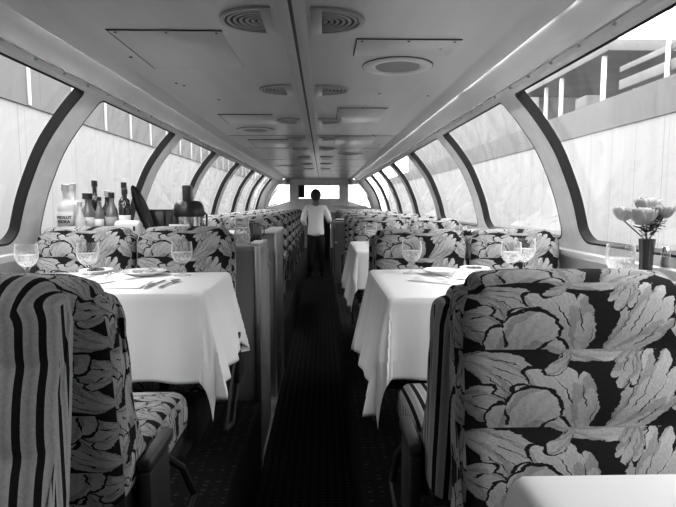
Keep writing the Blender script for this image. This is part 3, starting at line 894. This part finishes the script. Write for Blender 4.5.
# near left table
goblet(-0.555, 2.47, 'stemmed water goblet at the aisle end of the near left table')
goblet(-0.965, 2.42, 'stemmed water goblet in the middle of the near left table')
goblet(-1.205, 2.36, 'stemmed water goblet nearest the window on the near left table')
plate(-0.745, 2.50, 'white plate of salad on the near left table beside the aisle goblet', 0.105, 'foodpale', 3)
plate(-0.985, 2.545, 'small white plate with dark greens behind the middle goblet, left table', 0.078, 'food', 4)
napkin(-0.84, 2.32, 1.0, 'folded white napkin under the fork on the near left table', 1, 0.20, 0.12, 0.022)
napkin(-1.10, 2.24, 0.2, 'crumpled white napkin by the window-side goblet, left table', 2, 0.20, 0.14, 0.03)
cutlery('fork', -0.835, 2.33, -0.3, 'steel fork lying on the folded napkin, left table', CL+0.024)
cutlery('table_knife', -0.597, 2.20, -0.08, 'steel knife at the aisle end of the near left table')
cutlery('spoon', -0.540, 2.20, -0.10, 'steel spoon beside the knife on the near left table')
o = M().box(-0.075, 0.075, -0.11, 0.11, 0, 0.003, 0.001).build('menu_card', MAT['paper'], None, (-0.705, 2.20, CL), (0, 0, 0.04))
tag(o, 'blank pale menu card on the near left table beside the knife', 'card')
# near right table
goblet(0.525, 2.52, 'stemmed water goblet at the aisle end of the near right table')
goblet(0.985, 2.46, 'water goblet left one of the pair on the near right table', sc=0.98)
goblet(1.085, 2.55, 'water goblet right one of the pair on the near right table', sc=1.05)
plate(0.66, 2.50, 'white plate beside the aisle goblet on the near right table', 0.085)
plate(0.85, 2.58, 'white plate with dark greens in the middle of the near right table', 0.075, 'food', 8)
napkin(0.745, 2.37, 0.3, 'puffed white napkin in the middle of the near right table', 5, 0.17, 0.11, 0.045)
napkin(0.585, 2.26, -0.7, 'flat white napkin under the fork on the near right table', 6, 0.19, 0.12, 0.020)
cutlery('fork', 0.60, 2.27, 0.35, 'steel fork lying on the napkin, near right table', CL+0.022)
napkin(1.15, 2.27, 0.2, 'white napkin near the window tumbler on the near right table', 9, 0.14, 0.10, 0.035)
goblet(1.262, 2.03, 'water goblet nearest the window on the near right table, beside the roses', sc=1.12)
t = empty('pepper_shaker', (1.392, 1.955, 1.246), 0, 'small glass pepper shaker beside the vase of roses', 'shaker')
M().lathe([(0, 0), (0.017, 0), (0.018, 0.004), (0.015, 0.055), (0.0165, 0.060), (0, 0.060)], 12).build('jar', MAT['drinkglass'], t)
M().lathe([(0, 0.003), (0.0145, 0.003), (0.0128, 0.042), (0, 0.042)], 12).build('pepper', MAT['pepper'], t)
M().lathe([(0.017, 0.060), (0.0175, 0.070), (0.012, 0.080), (0, 0.082)], 12).build('lid', MAT['steel'], t)
# roses
t = empty('bud_vase', (1.312, 1.945, CL), 0, 'dark slim vase on the near right table holding roses', 'vase')
M().lathe([(0, 0), (0.027, 0), (0.029, 0.005), (0.024, 0.05), (0.026, 0.10), (0.031, 0.135), (0.028, 0.135), (0.023, 0.10), (0.020, 0.05), (0.02, 0.01), (0, 0.01)], 20).build('body', MAT['vase'], t).scale = (0.95, 0.95, 1.5)
bq = empty('rose_bouquet', (1.312, 1.945, CL+0.011), 0, 'bunch of pale roses standing in the dark vase by the right window', 'flowers')
def rose(c, r, seed):
    rnd = random.Random(seed); m = M(); c = Vector(c)
    for layer, (n, f, pm, lip) in enumerate(((3, 0.34, 165, 0.0), (4, 0.56, 152, 0.03), (5, 0.78, 136, 0.15), (6, 1.0, 112, 0.34))):
        for k in range(n):
            a = 2*PI*(k+0.5*layer)/n+rnd.uniform(-.15, .15); P = []; wd = PI/n*1.35; q = rnd.uniform(0.9, 1.08)
            for i in range(8):
                u = i/7; row = []; ph = math.radians(pm)*(0.12+0.88*u)
                for j in range(9):
                    v = -1+2*j/8; rho = r*f*q*(1+lip*u**4+0.10*u*u*math.sin(5*v+k+layer))*(1-0.10*v*v*u)*(1-0.05*k/n)
                    aa = a+v*wd*(1-0.35*u**4)
                    row.append(c+Vector((rho*math.sin(ph)*math.cos(aa), rho*math.sin(ph)*math.sin(aa), -rho*math.cos(ph)*0.95+r*(1-f)*0.12)))
                P.append(row)
            m.grid(P)
    return m
for i, (c, r, mt) in enumerate((((-0.030, -0.015, 0.283), 0.040, 'petal'), ((0.020, 0.045, 0.322), 0.040, 'petal2'), ((0.035, -0.030, 0.298), 0.032, 'petal'), ((-0.045, 0.085, 0.290), 0.034, 'petal2'))):
    o = rose(c, r, i).build('bloom', MAT[mt], bq); s = o.modifiers.new('t', 'SOLIDIFY'); s.thickness = 0.0012
m = M()
for (x, y, z) in ((-0.030, -0.015, 0.248), (0.020, 0.045, 0.285), (0.035, -0.03, 0.27), (-0.045, 0.085, 0.258)):
    m.tube([(0.002*x, 0, 0.0), (x*0.12, y*0.1, 0.19), (x*0.5, y*0.5, 0.22), (x, y, z)], 0.0028, 6)
m.build('stem', MAT['leaf'], bq)
m = M(); rnd = random.Random(5)
for k in range(64):
    a = rnd.uniform(0, 6.28); r0 = rnd.uniform(0.0, 0.02); z0 = rnd.uniform(0.205, 0.285); d = Vector((math.cos(a), math.sin(a), rnd.uniform(-0.3, 0.9))).normalized()
    p = Vector((r0*math.cos(a), r0*math.sin(a), z0)); s = d.cross(Vector((0, 0, 1))).normalized(); L = rnd.uniform(0.025, 0.045); w = L*0.25
    m.grid([[p-s*w*q+d*L*u, p+d*L*u+Vector((0, 0, 0.003)), p+s*w*q+d*L*u] for u, q in ((0, 0.05), (0.3, 0.8), (0.55, 1.0), (0.8, 0.6), (1, 0.03))])
o = m.build('foliage', MAT['leaf'], bq); s = o.modifiers.new('t', 'SOLIDIFY'); s.thickness = 0.0008

# settings on the farther tables
far = [('right', 3.72, 4.66, 'second right-hand table')]
pos4 = [(0.50, 0.75, 'far aisle-side corner'), (0.62, 0.30, 'near aisle-side corner'), (1.0, 0.78, 'far window-side corner'), (1.12, 0.28, 'near window-side corner'), (0.82, 0.60, 'middle'), (1.22, 0.60, 'window edge')]
for (sd, y0, y1, nm) in far:
    sg = 1 if sd == 'right' else -1
    for (px, py, w) in pos4:
        goblet(sg*px, y0+(y1-y0)*py, 'stemmed water goblet at the %s of the %s' % (w, nm))
    plate(sg*0.56, y0+(y1-y0)*0.5, 'white plate on the aisle side of the %s' % nm, 0.09, z=CL)
    plate(sg*1.00, y0+(y1-y0)*0.5, 'white plate on the window side of the %s' % nm, 0.09, z=CL)
    napkin(sg*0.74, y0+(y1-y0)*0.82, 0.2, 'folded white napkin towards the far edge of the %s' % nm, 11, 0.13, 0.09, 0.05)
    napkin(sg*0.78, y0+(y1-y0)*0.2, 0.1, 'folded white napkin towards the near edge of the %s' % nm, 12, 0.13, 0.09, 0.05)

# ------------------------------------------------------------------ bar on the left
BT = 1.255
t = empty('service_cabinet', (-0.52, 2.88, 0), 0, 'grey laminate service cabinet standing in the left of the aisle', 'cabinet')
def at(m, name, matl, par): o = m.build(name, matl, par, (-par.location.x, -par.location.y, -par.location.z)); return o
at(M().box(-0.515, -0.262, 2.885, 3.45, 0.001, BT-0.028, 0.004), 'body', MAT['cabinet'], t)
at(M().box(-0.518, -0.262, 2.882, 3.46, BT-0.027, BT, 0.004), 'top', MAT['counter'], t)
at(M().box(-0.272, -0.245, 2.872, 2.8845, 0.001, BT, 0.003).box(-0.2615, -0.245, 2.885, 2.925, 0.001, BT, 0.003), 'corner_trim', MAT['cabtrim'], t)
at(M().box(-0.2615, -0.250, 2.93, 3.43, 0.06, BT-0.05, 0.003), 'door', MAT['cabinet'], t)
at(M().cyl((-0.249, 3.36, 1.10), (-0.236, 3.36, 1.10), 0.018), 'latch', MAT['cabtrim'], t)
t = empty('bar_counter', (-0.95, 3.7, PLAT), 0, 'grey bar counter carrying bottles and flask behind the left floral seat', 'counter')
at(M().box(-1.33, -0.53, 2.90, 4.60, PLAT+0.001, BT-0.028, 0.004), 'body', MAT['cabinet'], t)
at(M().box(-1.335, -0.522, 2.882, 4.62, BT-0.027, BT, 0.004), 'worktop', MAT['counter'], t)
t = empty('partition_panel', (-0.30, 4.3, 0), 0, 'tall narrow grey partition panel with pale top edge behind the service cabinet', 'partition')
at(M().box(-0.515, -0.265, 3.97, 4.60, 0.001, 1.262, 0.004), 'body', MAT['cabinet'], t)
at(M().box(-0.2645, -0.25, 3.96, 4.61, 0.001, 1.262, 0.003), 'edge_strip', MAT['cabtrim'], t)
at(M().box(-0.35, -0.246, 3.955, 4.615, 1.263, 1.285, 0.006), 'cap_rail', MAT['appliance'], t)
at(M().cyl((-0.2495, 4.08, 1.08), (-0.238, 4.08, 1.08), 0.02), 'latch', MAT['cabtrim'], t)
# low cupboard filling the recess
t = empty('recessed_cupboard', (-0.41, 3.7, 0), 0, 'dark recessed cupboard between service cabinet and partition panel', 'cabinet')
at(M().box(-0.515, -0.36, 3.47, 3.95, 0.001, 1.20, 0.004), 'body', MAT['dark'], t)
at(M().box(-0.359, -0.34, 3.50, 3.92, 0.05, 0.72, 0.004), 'door', MAT['cabinet'], t)

def bottle(x, y, h, r, shape, body, cap, label, capn='cap', lab=None, neck=0.35, z=BT+0.001, text=None, sy=1.0, labz=(0.16, 0.46), wide=1.35):
    t = empty('liquor_bottle', (x, y, z), 0, label, 'bottle', 'liquor bottles on the bar')
    nk = r*0.36
    if shape == 'round': pr = [(0, 0), (r*0.92, 0), (r, 0.006), (r, h*0.60), (r*0.93, h*0.66), (r*0.62, h*0.705), (nk*1.05, h*0.74), (nk, h*0.78), (nk, h*0.88), (0, h*0.88)]
    elif shape == 'short': pr = [(0, 0), (r*0.9, 0), (r, 0.008), (r*1.03, h*0.40), (r*0.85, h*0.62), (nk*1.3, h*0.72), (nk*1.1, h*0.78), (nk*1.1, h*0.86), (0, h*0.86)]
    else: pr = [(0, 0), (r*0.8, 0), (r*0.85, 0.006), (r*1.0, h*0.5), (r*0.9, h*0.6), (nk, h*0.80), (nk, h*0.9), (0, h*0.9)]
    M().lathe(pr, 20, sy=sy).build('glass', MAT[body], t)
    cz = pr[-1][1]
    M().lathe([(0, cz+0.0005), (nk*wide, cz+0.0005), (nk*wide, h*0.995), (nk*wide*0.85, h), (0, h)], 14).build(capn, MAT[cap], t)
    if lab:
        rr = r*1.06
        P = [[(rr*math.sin(a), -sy*rr*math.cos(a), z2) for z2 in (h*labz[0], h*labz[1])] for a in [-1.25+2.5*i/16 for i in range(17)]]
        o = M().grid(P).build('paper_label', MAT[lab], t); s = o.modifiers.new('t', 'SOLIDIFY'); s.thickness = 0.0006
        if text:
            for k, (w, zz, sz) in enumerate(text):
                cu = bpy.data.curves.new('txt', 'FONT'); cu.body = w; cu.size = sz; cu.align_x = 'CENTER'; cu.extrude = 0.0003; cu.offset = 0.0012
                ob = bpy.data.objects.new('txt', cu); COL.objects.link(ob)
                dg = bpy.context.evaluated_depsgraph_get(); me = bpy.data.meshes.new_from_object(ob.evaluated_get(dg)); COL.objects.unlink(ob); bpy.data.objects.remove(ob)
                for v in me.vertices:
                    X, Y, Z = v.co; a = X/rr*1.0; v.co = ((rr+0.0012+Z)*math.sin(a), -(rr+0.0012+Z)*math.cos(a), zz+Y)
                me.materials.clear(); link('lettering', me, MAT['ink'], o)
    return t
bottle(-1.296, 2.935, 0.335, 0.044, 'round', 'bottlepale', 'cap', 'clear vodka bottle with bold black lettering, leftmost on the bar', lab='label', labz=(0.30, 0.56), text=[('ABSOLUT', 0.150, 0.020), ('VODKA', 0.127, 0.020)])
bottle(-1.307, 3.05, 0.345, 0.034, 'round', 'bottlepale', 'cap', 'tall pale bottle with silver cap, just right of the lettered one', lab='labelgrey')
bottle(-1.23, 2.95, 0.24, 0.028, 'slim', 'bottlepale', 'cap', 'small pale bottle between the tall pale ones and the squat one')
bottle(-1.219, 3.025, 0.25, 0.04, 'short', 'bottlemid', 'capdark', 'squat bottle with wide black cap and pale label', lab='label', wide=1.9, z=BT+0.040)
bottle(-1.222, 3.130, 0.325, 0.034, 'round', 'bottledark', 'capdark', 'tallest dark bottle with black cap in the middle of the row', lab='labelgrey', z=BT+0.040)
bottle(-1.150, 3.012, 0.23, 0.027, 'slim', 'bottlemid', 'capdark', 'slim grey bottle just right of the tallest dark one', lab='label', z=BT+0.040)
bottle(-1.148, 3.120, 0.265, 0.033, 'short', 'bottledark', 'cap', 'brown bottle with a silver cap, centre right of the row', lab='labelgrey', z=BT+0.040)
bottle(-1.088, 3.030, 0.255, 0.034, 'short', 'bottlemid', 'capdark', 'rounded bottle with small black cap and grey label', lab='labelgrey', z=BT+0.040)
bottle(-1.016, 3.035, 0.275, 0.034, 'round', 'bottledark', 'capdark', 'dark wine bottle with a pale label, right part of the row', lab='label', z=BT+0.040)
bottle(-1.054, 3.130, 0.315, 0.034, 'round', 'bottledark', 'capdark', 'dark bottle behind the wine bottle with the pale label', z=BT+0.040)
t = empty('bottle_rack', (-1.105, 3.08, BT+0.001), 0, 'low dark shelf rack carrying the darker liquor bottles', 'rack')
M().box(-0.155, 0.16, -0.10, 0.11, 0.026, 0.038, 0.003).build('shelf', MAT['blackmetal'], t)
M().box(-0.155, 0.16, -0.106, -0.1005, 0.026, 0.085, 0.002).build('rail', MAT['blackmetal'], t)
for x in (-0.153, 0.148):
    M().box(x, x+0.01, -0.10, 0.11, 0.0, 0.0255, 0.001).build('foot', MAT['blackmetal'], t)
t = empty('oval_pan', (-0.945, 3.14, BT+0.001), 0, 'black oval pan standing on edge at the right end of the bottles', 'pan')
mt = Matrix.Translation((0, 0, 0.178)) @ Matrix.Rotation(math.radians(-21), 4, 'Y') @ Matrix.Rotation(math.radians(90), 4, 'X')
m = M(); m.lathe([(0, -0.012), (0.8, -0.012), (1, 0.008), (1.03, 0.010), (1.0, 0.012), (0.78, -0.006), (0, -0.006)], 28, sx=0.036, sy=0.165)
for v in m.bm.verts: v.co = mt @ v.co
m.build('bowl', MAT['blackplastic'], t)
m = M(); m.tube([(0.045, 0.005, 0.06), (0.065, 0.01, 0.03), (0.07, 0.01, 0.006)], 0.006); m.build('handle', MAT['blackplastic'], t)
# white rounded appliance
t = empty('toaster', (-0.955, 2.922, BT), 0, 'rounded white countertop appliance behind the gap of the left seats', 'appliance')
m = M(); m.box(-0.075, 0.075, -0.0, 0.0, 0, 0, 0) if False else None
m = M(); m.box(0.0, 0.15, -0.03, 0.029, 0.002, 0.140, 0.028, 5)
bd = m.build('shell', MAT['appliance'], t)
M().box(0.110, 0.122, -0.036, -0.0305, 0.085, 0.11, 0.002).build('lever', MAT['blackplastic'], t)
t.location = (-1.035, 2.922, BT)
# black bins, card
for i, (x, lab) in enumerate(((-0.89, 'left-hand black cutlery bin on the bar'), (-0.787, 'right-hand black cutlery bin on the bar, next to the flask'))):
    t = empty('cutlery_bin', (x, 3.23, BT+0.001), 0, lab, 'bin', 'black bins')
    m = M(); w, d, h = 0.048, 0.05, 0.195
    m.box(-w, w, -d, -d+0.005, 0, h, 0.001); m.box(-w, w, d-0.005, d, 0, h, 0.001); m.box(-w, -w+0.005, -d+0.005, d-0.005, 0, h, 0.001); m.box(w-0.005, w, -d+0.005, d-0.005, 0, h, 0.001); m.box(-w+0.005, w-0.005, -d+0.005, d-0.005, 0, 0.005, 0)
    m.build('shell', MAT['blackplastic'], t)
    m = M(); m.box(-w-0.003, w+0.003, -d-0.003, -d+0.001, h-0.012, h+0.001, 0.001); m.build('rim', MAT['blackplastic'], t)
o = M().box(-0.055, 0.055, -0.004, 0.004, 0, 0.118, 0.001).build('tent_card', MAT['paper'], None, (-0.685, 2.92, BT+0.001))
tag(o, 'small pale card standing in front of the black bins', 'card')
m = M()
m.box(-0.04, 0.035, -0.006, -0.0045, 0.099, 0.103, 0)
m.build('printing', MAT['ink'], o)
# vacuum flask
t = empty('vacuum_flask', (-0.675, 3.10, BT+0.001), 0, 'steel and black vacuum jug standing on the bar', 'flask')
M().lathe([(0, 0), (0.066, 0), (0.072, 0.006), (0.077, 0.155), (0, 0.155)], 32).build('steel_body', MAT['steel'], t)
M().lathe([(0.0, 0.1555), (0.084, 0.1555), (0.088, 0.165), (0.088, 0.195), (0.080, 0.225), (0.062, 0.245), (0.03, 0.250), (0, 0.251)], 32).build('shoulder', MAT['blackplastic'], t)
M().box(-0.024, 0.024, -0.055, 0.015, 0.243, 0.335, 0.010, 3).build('pump_spout', MAT['capdark'], t)
for q in (-1, 1): M().tube([(q*0.082, 0, 0.185), (q*0.102, 0, 0.165), (q*0.098, 0, 0.08), (q*0.074, 0, 0.05)], 0.006).build('handle', MAT['blackplastic'], t)
# on the service cabinet
t = empty('glass_pitcher', (-0.36, 3.03, BT+0.001), 0, 'clear water pitcher on top of the service cabinet', 'pitcher'); t.scale = (1.08, 1.08, 1.25)
M().lathe([(0, 0), (0.036, 0), (0.040, 0.005), (0.043, 0.05), (0.034, 0.09), (0.038, 0.12), (0.0365, 0.12), (0.0325, 0.09), (0.0415, 0.05), (0.038, 0.007), (0, 0.007)], 24).build('glass', MAT['drinkglass'], t)
M().lathe([(0, 0.0075), (0.0378, 0.0075), (0.0410, 0.05), (0.0345, 0.075), (0, 0.075)], 24).build('water', MAT['water'], t)
M().tube([(0.037, 0, 0.10), (0.060, 0, 0.09), (0.062, 0, 0.05), (0.043, 0, 0.03)], 0.004).build('handle', MAT['drinkglass'], t)
t = empty('coffee_jug', (-0.325, 3.26, BT+0.001), 0, 'black insulated jug behind the clear pitcher on the service cabinet', 'jug')
M().lathe([(0, 0), (0.045, 0), (0.052, 0.02), (0.048, 0.07), (0.034, 0.10), (0.036, 0.115), (0, 0.118)], 20).build('body', MAT['blackplastic'], t)
M().tube([(0.036, 0, 0.10), (0.066, 0, 0.09), (0.062, 0, 0.04), (0.050, 0, 0.03)], 0.005).build('handle', MAT['blackplastic'], t)
o = part('folded_napkin', 'pile', lambda: M().box(-0.025, 0.025, -0.09, 0.09, 0, 0.012, 0.004), MAT['napkin'], None, (-0.285, 3.10, BT+0.001))
tag(o, 'small folded white towel on the aisle edge of the service cabinet', 'napkin')

# right-hand partition cabinet
t = empty('waiter_station', (0.42, 7.5, PLAT), 0, 'narrow grey cabinet on the right of the aisle beside the person in white', 'cabinet')
at(M().box(0.262, 0.60, 7.05, 7.95, PLAT+0.001, 1.215, 0.004), 'body', MAT['cabinet'], t)
at(M().box(0.255, 0.61, 7.04, 7.96, 1.216, 1.24, 0.004), 'worktop', MAT['cabtrim'], t)
at(M().box(0.253, 0.2615, 7.10, 7.9, PLAT+0.05, 1.15, 0.003), 'door', MAT['dark'], t)
at(M().box(0.255, 0.29, 7.036, 7.049, 0.96, 0.972, 0.002), 'latch', MAT['napkin'], t)
t = empty('side_counter', (0.9, 7.5, PLAT), 0, 'long pale topped counter along the right windows behind the narrow cabinet', 'counter')
at(M().box(0.62, 1.33, 7.06, 7.95, PLAT+0.001, 1.215, 0.004), 'body', MAT['cabinet'], t)
at(M().box(0.615, 1.335, 7.04, 7.96, 1.216, 1.24, 0.004), 'worktop', MAT['cabtrim'], t)
t = empty('tray', (0.30, 7.5, 1.241), 0, 'small tray of papers on the cabinet by the person in white', 'tray')
M().box(-0.04, 0.20, -0.14, 0.14, 0, 0.014, 0.004).build('base', MAT['blackplastic'], t)
M().box(-0.02, 0.17, -0.11, 0.09, 0.0145, 0.028, 0.002).build('papers', MAT['paper'], t)

# ------------------------------------------------------------------ person in white jacket
def skin_obj(name, verts, edges, radii, matl, parent=None, sub=2, loc=None):
    me = bpy.data.meshes.new(name); me.from_pydata(verts, edges, []); ob = bpy.data.objects.new(name, me); COL.objects.link(ob)
    ob.modifiers.new('s', 'SKIN')
    for v, r in zip(me.skin_vertices[0].data, radii): v.radius = r if isinstance(r, tuple) else (r, r)
    me.skin_vertices[0].data[0].use_root = True
    sm = ob.modifiers.new('u', 'SUBSURF'); sm.levels = sub; sm.render_levels = sub
    dg = bpy.context.evaluated_depsgraph_get(); m2 = bpy.data.meshes.new_from_object(ob.evaluated_get(dg))
    COL.objects.unlink(ob); bpy.data.objects.remove(ob)
    for p in m2.polygons: p.use_smooth = True
    m2.name = name; m2.materials.clear()
    return link(name, m2, matl, parent, loc)
PY = 10.75; PX = -0.045
person = empty('person', (PX, PY, 0.0), 0, 'person in a white jacket and dark trousers standing in the aisle, seen from behind', 'person')
V = []; E = []; R = []
def add(p, r, par=None):
    V.append(p); R.append(r); i = len(V)-1
    if par is not None: E.append((par, i))
    return i
pel = add((0, 0, 0.94), (0.135, 0.10)); w1 = add((0, -0.01, 1.08), (0.125, 0.09), pel); ch = add((0, -0.005, 1.25), (0.15, 0.10), w1); sh = add((0, 0, 1.40), (0.12, 0.075), ch)
nk = add((0, 0.005, 1.49), 0.052, sh); h0 = add((0, 0.02, 1.545), (0.070, 0.082), nk); h1 = add((0, 0.025, 1.63), (0.085, 0.098), h0); h2 = add((0, 0.02, 1.710), (0.066, 0.078), h1)
HANDS = []
for s, el, wr in ((-1, (-0.265, -0.03, 1.13), (-0.20, 0.17, 1.03)), (1, (0.275, -0.02, 1.14), (0.27, 0.23, 1.10))):
    a = add((s*0.175, 0, 1.405), 0.058, sh); b = add((s*0.215, -0.01, 1.33), 0.052, a); e = add(el, 0.042, b); w = add(wr, 0.026, e)
    d = (Vector(wr)-Vector(el)).normalized(); side = d.cross(Vector((0, 0, 1))).normalized(); up = side.cross(d)
    p = Vector(wr)+d*0.055; pm = add(tuple(p), (0.030, 0.020), w)
    for k, L in enumerate((0.060, 0.068, 0.064, 0.050)):
        o2 = side*(-0.028+0.019*k)
        f1 = add(tuple(p+d*0.035+o2), 0.009, pm); f2 = add(tuple(p+d*(0.035+L*0.5)+o2-up*0.008), 0.0085, f1); add(tuple(p+d*(0.035+L)+o2-up*0.030), 0.0075, f2)
    t1 = add(tuple(p-d*0.01-s*side*0.034), 0.010, pm); add(tuple(p+d*0.025-s*side*0.052-up*0.01), 0.009, t1)
for s in (-1, 1):
    a = add((s*0.095, 0.0, 0.86), 0.088, pel); k = add((s*0.105, 0.012, 0.50), 0.056, a); c = add((s*0.108, -0.005, 0.34), 0.052, k); an = add((s*0.11, -0.015, 0.09), 0.036, c)
    add((s*0.115, 0.07, 0.045), 0.034, an)
body = skin_obj('body', V, E, R, MAT['skin'], person)
# ears and nose
m = M()
for s in (-1, 1): m.lathe([(0, -0.010), (0.75, -0.006), (1, 0.004), (0.8, 0.008), (0, 0.003)], 12, c=(s*0.086, 0.015, 1.615), sx=0.012, sy=0.018)
m.lathe([(0, -0.02), (0.013, -0.012), (0.010, 0.0), (0.004, 0.02), (0, 0.025)], 10, c=(0, 0.124, 1.605)); m.build('ear_and_nose', MAT['skin'], person)
HS = 1.13
m = M(); n = 28; P = []
for i in range(15):
    th = PI*i/14*0.60; row = []
    for j in range(n+1):
        a = 2*PI*j/n; back = -math.sin(a)
        tt = th*(1.0+0.42*max(0, back)-0.22*max(0, -back)); r = 1+0.015*math.sin(9*a+3*i)
        row.append((0.098*r*math.sin(tt)*math.cos(a), 0.014+0.110*r*math.sin(tt)*math.sin(a), 1.645+0.118*r*math.cos(tt)))
    P.append(row)
m.grid(P); o = m.build('hair', MAT['hair'], person); s = o.modifiers.new('t', 'SOLIDIFY'); s.thickness = 0.012; s.offset = -1
# jacket: skinned shell with sleeves
V = []; E = []; R = []
a0 = add((0, -0.005, 0.78), (0.195, 0.135)); a1 = add((0, -0.005, 0.93), (0.182, 0.135), a0); a2 = add((0, -0.01, 1.10), (0.165, 0.12), a1); a3 = add((0, -0.01, 1.27), (0.178, 0.125), a2); a4 = add((0, -0.002, 1.385), (0.15, 0.095), a3); a5 = add((0, 0.004, 1.455), (0.075, 0.066), a4); a6 = add((0, 0.006, 1.495), (0.060, 0.060), a5)
for s, el, wr in ((-1, (-0.265, -0.03, 1.13), (-0.20, 0.17, 1.03)), (1, (0.275, -0.02, 1.14), (0.27, 0.23, 1.10))):
    a = add((s*0.165, 0, 1.39), 0.075, a4); b = add((s*0.215, -0.012, 1.30), 0.068, a); e = add(el, 0.058, b)
    w = add(tuple(Vector(el).lerp(Vector(wr), 0.85)), 0.042, e)
jk = skin_obj('jacket', V, E, R, MAT['jacket'], person)
V = []; E = []; R = []
b0 = add((0, 0, 0.93), (0.150, 0.115)); b1 = add((0, 0, 0.86), (0.15, 0.115), b0)
for s in (-1, 1):
    a = add((s*0.095, 0.0, 0.78), 0.100, b1); k = add((s*0.105, 0.012, 0.50), 0.078, a); c = add((s*0.11, 0, 0.30), 0.068, k); add((s*0.112, -0.01, 0.075), 0.066, c)
skin_obj('trousers', V, E, R, MAT['trouser'], person)
for s in (-1, 1):
    m = M(); prof = [(0, 0), (0.7, 0), (1.0, 0.012), (1.0, 0.03), (0.8, 0.055), (0.45, 0.075), (0, 0.08)]
    m.lathe(prof, 20, c=(s*0.115, 0.045, 0.001), sx=0.048, sy=0.135); m.build('shoe', MAT['shoe'], person)

# ------------------------------------------------------------------ outside
def outside_wall(name, x0, x1, zl, zt, zbase=-1.4):
    m = M(); m.box(x0, x1, -14, 36, zbase, zl, 0); w = struct(name, m, MAT['outwall'])
    a, b = (x0, x1)
    m = M(); m.box(a-0.02 if x0 > 0 else a, b+0.02 if x0 < 0 else b, -14, 36, zl+0.001, zt, 0.0); m.build('letter_board', MAT['outband'], w)
    return w
wl = outside_wall('wall_outside_left', -3.2, -3.0, 2.50, 3.30)
m = M()
for k in range(-8, 35): m.box(-2.98, -2.955, 0.85+k*0.98, 0.885+k*0.98, 2.51, 3.29, 0.004)
m.build('batten', MAT['outpost'], wl)
wr = outside_wall('wall_outside_right', 4.5, 4.8, 2.62, 3.09)
m = M(); m.box(-30, 30, -20, 60, -1.45, -1.4, 0); struct('ground', m, MAT['gravel'])
M().box(4.9, 9.0, 11.9, 30, -1.39, 4.6, 0).build('outside_building', MAT['outgrey']); o = bpy.data.objects['outside_building']; tag(o, 'long grey building wall rising behind the right outside siding, beyond the canopy', 'building')
t = empty('platform_canopy', (4.8, 9.5, 3.09), 0, 'grey flat canopy on thin posts above the right outside wall', 'canopy')
def ab(m, name, matl): return m.build(name, matl, t, (-4.8, -9.5, -3.09))
ab(M().box(4.45, 6.6, 8.2, 11.8, 3.80, 3.98, 0.02), 'roof_slab', MAT['outgrey'])
for (x, y) in ((4.55, 8.5), (4.55, 10.0), (4.6, 10.8), (6.4, 8.5), (6.4, 10.8)): ab(M().box(x-0.03, x+0.03, y-0.03, y+0.03, 3.10, 3.795, 0.004), 'post', MAT['outpost'])
t2 = empty('roof_unit', (4.75, 9.35, 3.091), 0, 'grey boxy roof unit standing under the canopy outside right', 'box')
M().box(-0.15, 0.15, -0.2, 0.2, 0.03, 0.24, 0.03, 3).build('housing', MAT['outgrey'], t2); M().box(-0.12, 0.12, -0.17, 0.17, 0, 0.03, 0).build('foot', MAT['outgrey'], t2)
t3 = empty('roof_railing', (4.6, 6.5, 3.091), 0, 'dark double railing with a pale post above the right outside wall', 'railing')
for (a, b) in ((0.10, 0.24), (0.36, 0.44)): M().box(-0.02, 0.02, -5.0, 1.6, a, b, 0.004).build('rail', MAT['outgrey'], t3)
for y in (-4.5, -1.9, 0.42): M().box(-0.07, -0.03, y-0.025, y+0.025, 0, 0.95, 0.004).build('post', MAT['outpost'], t3)

# ------------------------------------------------------------------ light, camera
w = bpy.data.worlds.new('overcast'); SC.world = w; w.use_nodes = True
bg = w.node_tree.nodes['Background']
nt = NT(w.node_tree); tc = nt.node('ShaderNodeTexCoord'); sep = nt.node('ShaderNodeSeparateXYZ'); nt.put(sep.inputs[0], tc.outputs['Generated'])
g = nt.ramp(sep.outputs[2], -0.1, 1.0, 0.85, 1.15)
nt.put(bg.inputs['Color'], g); bg.inputs['Strength'].default_value = 5.5

cam = bpy.data.cameras.new('camera'); cam.sensor_width = 36; cam.lens = 530/676*36; cam.clip_start = 0.02; cam.clip_end = 200
co = bpy.data.objects.new('camera', cam); COL.objects.link(co)
co.location = (0.10, 0.0, 1.49)
co.rotation_euler = (math.radians(90-5.45), 0, math.radians(-1.62))
SC.camera = co
SC.view_settings.view_transform = 'Standard'; SC.view_settings.look = 'None'; SC.view_settings.gamma = 1; SC.view_settings.use_curve_mapping = False
SC.view_settings.exposure = 0.55
SC.cycles.use_denoising = True
try: SC.cycles.denoiser = 'OPENIMAGEDENOISE'
except Exception: pass
SC.cycles.max_bounces = 10; SC.cycles.diffuse_bounces = 6; SC.cycles.glossy_bounces = 4; SC.cycles.transparent_max_bounces = 24
SC.cycles.caustics_reflective = False; SC.cycles.caustics_refractive = False; SC.cycles.sample_clamp_indirect = 6
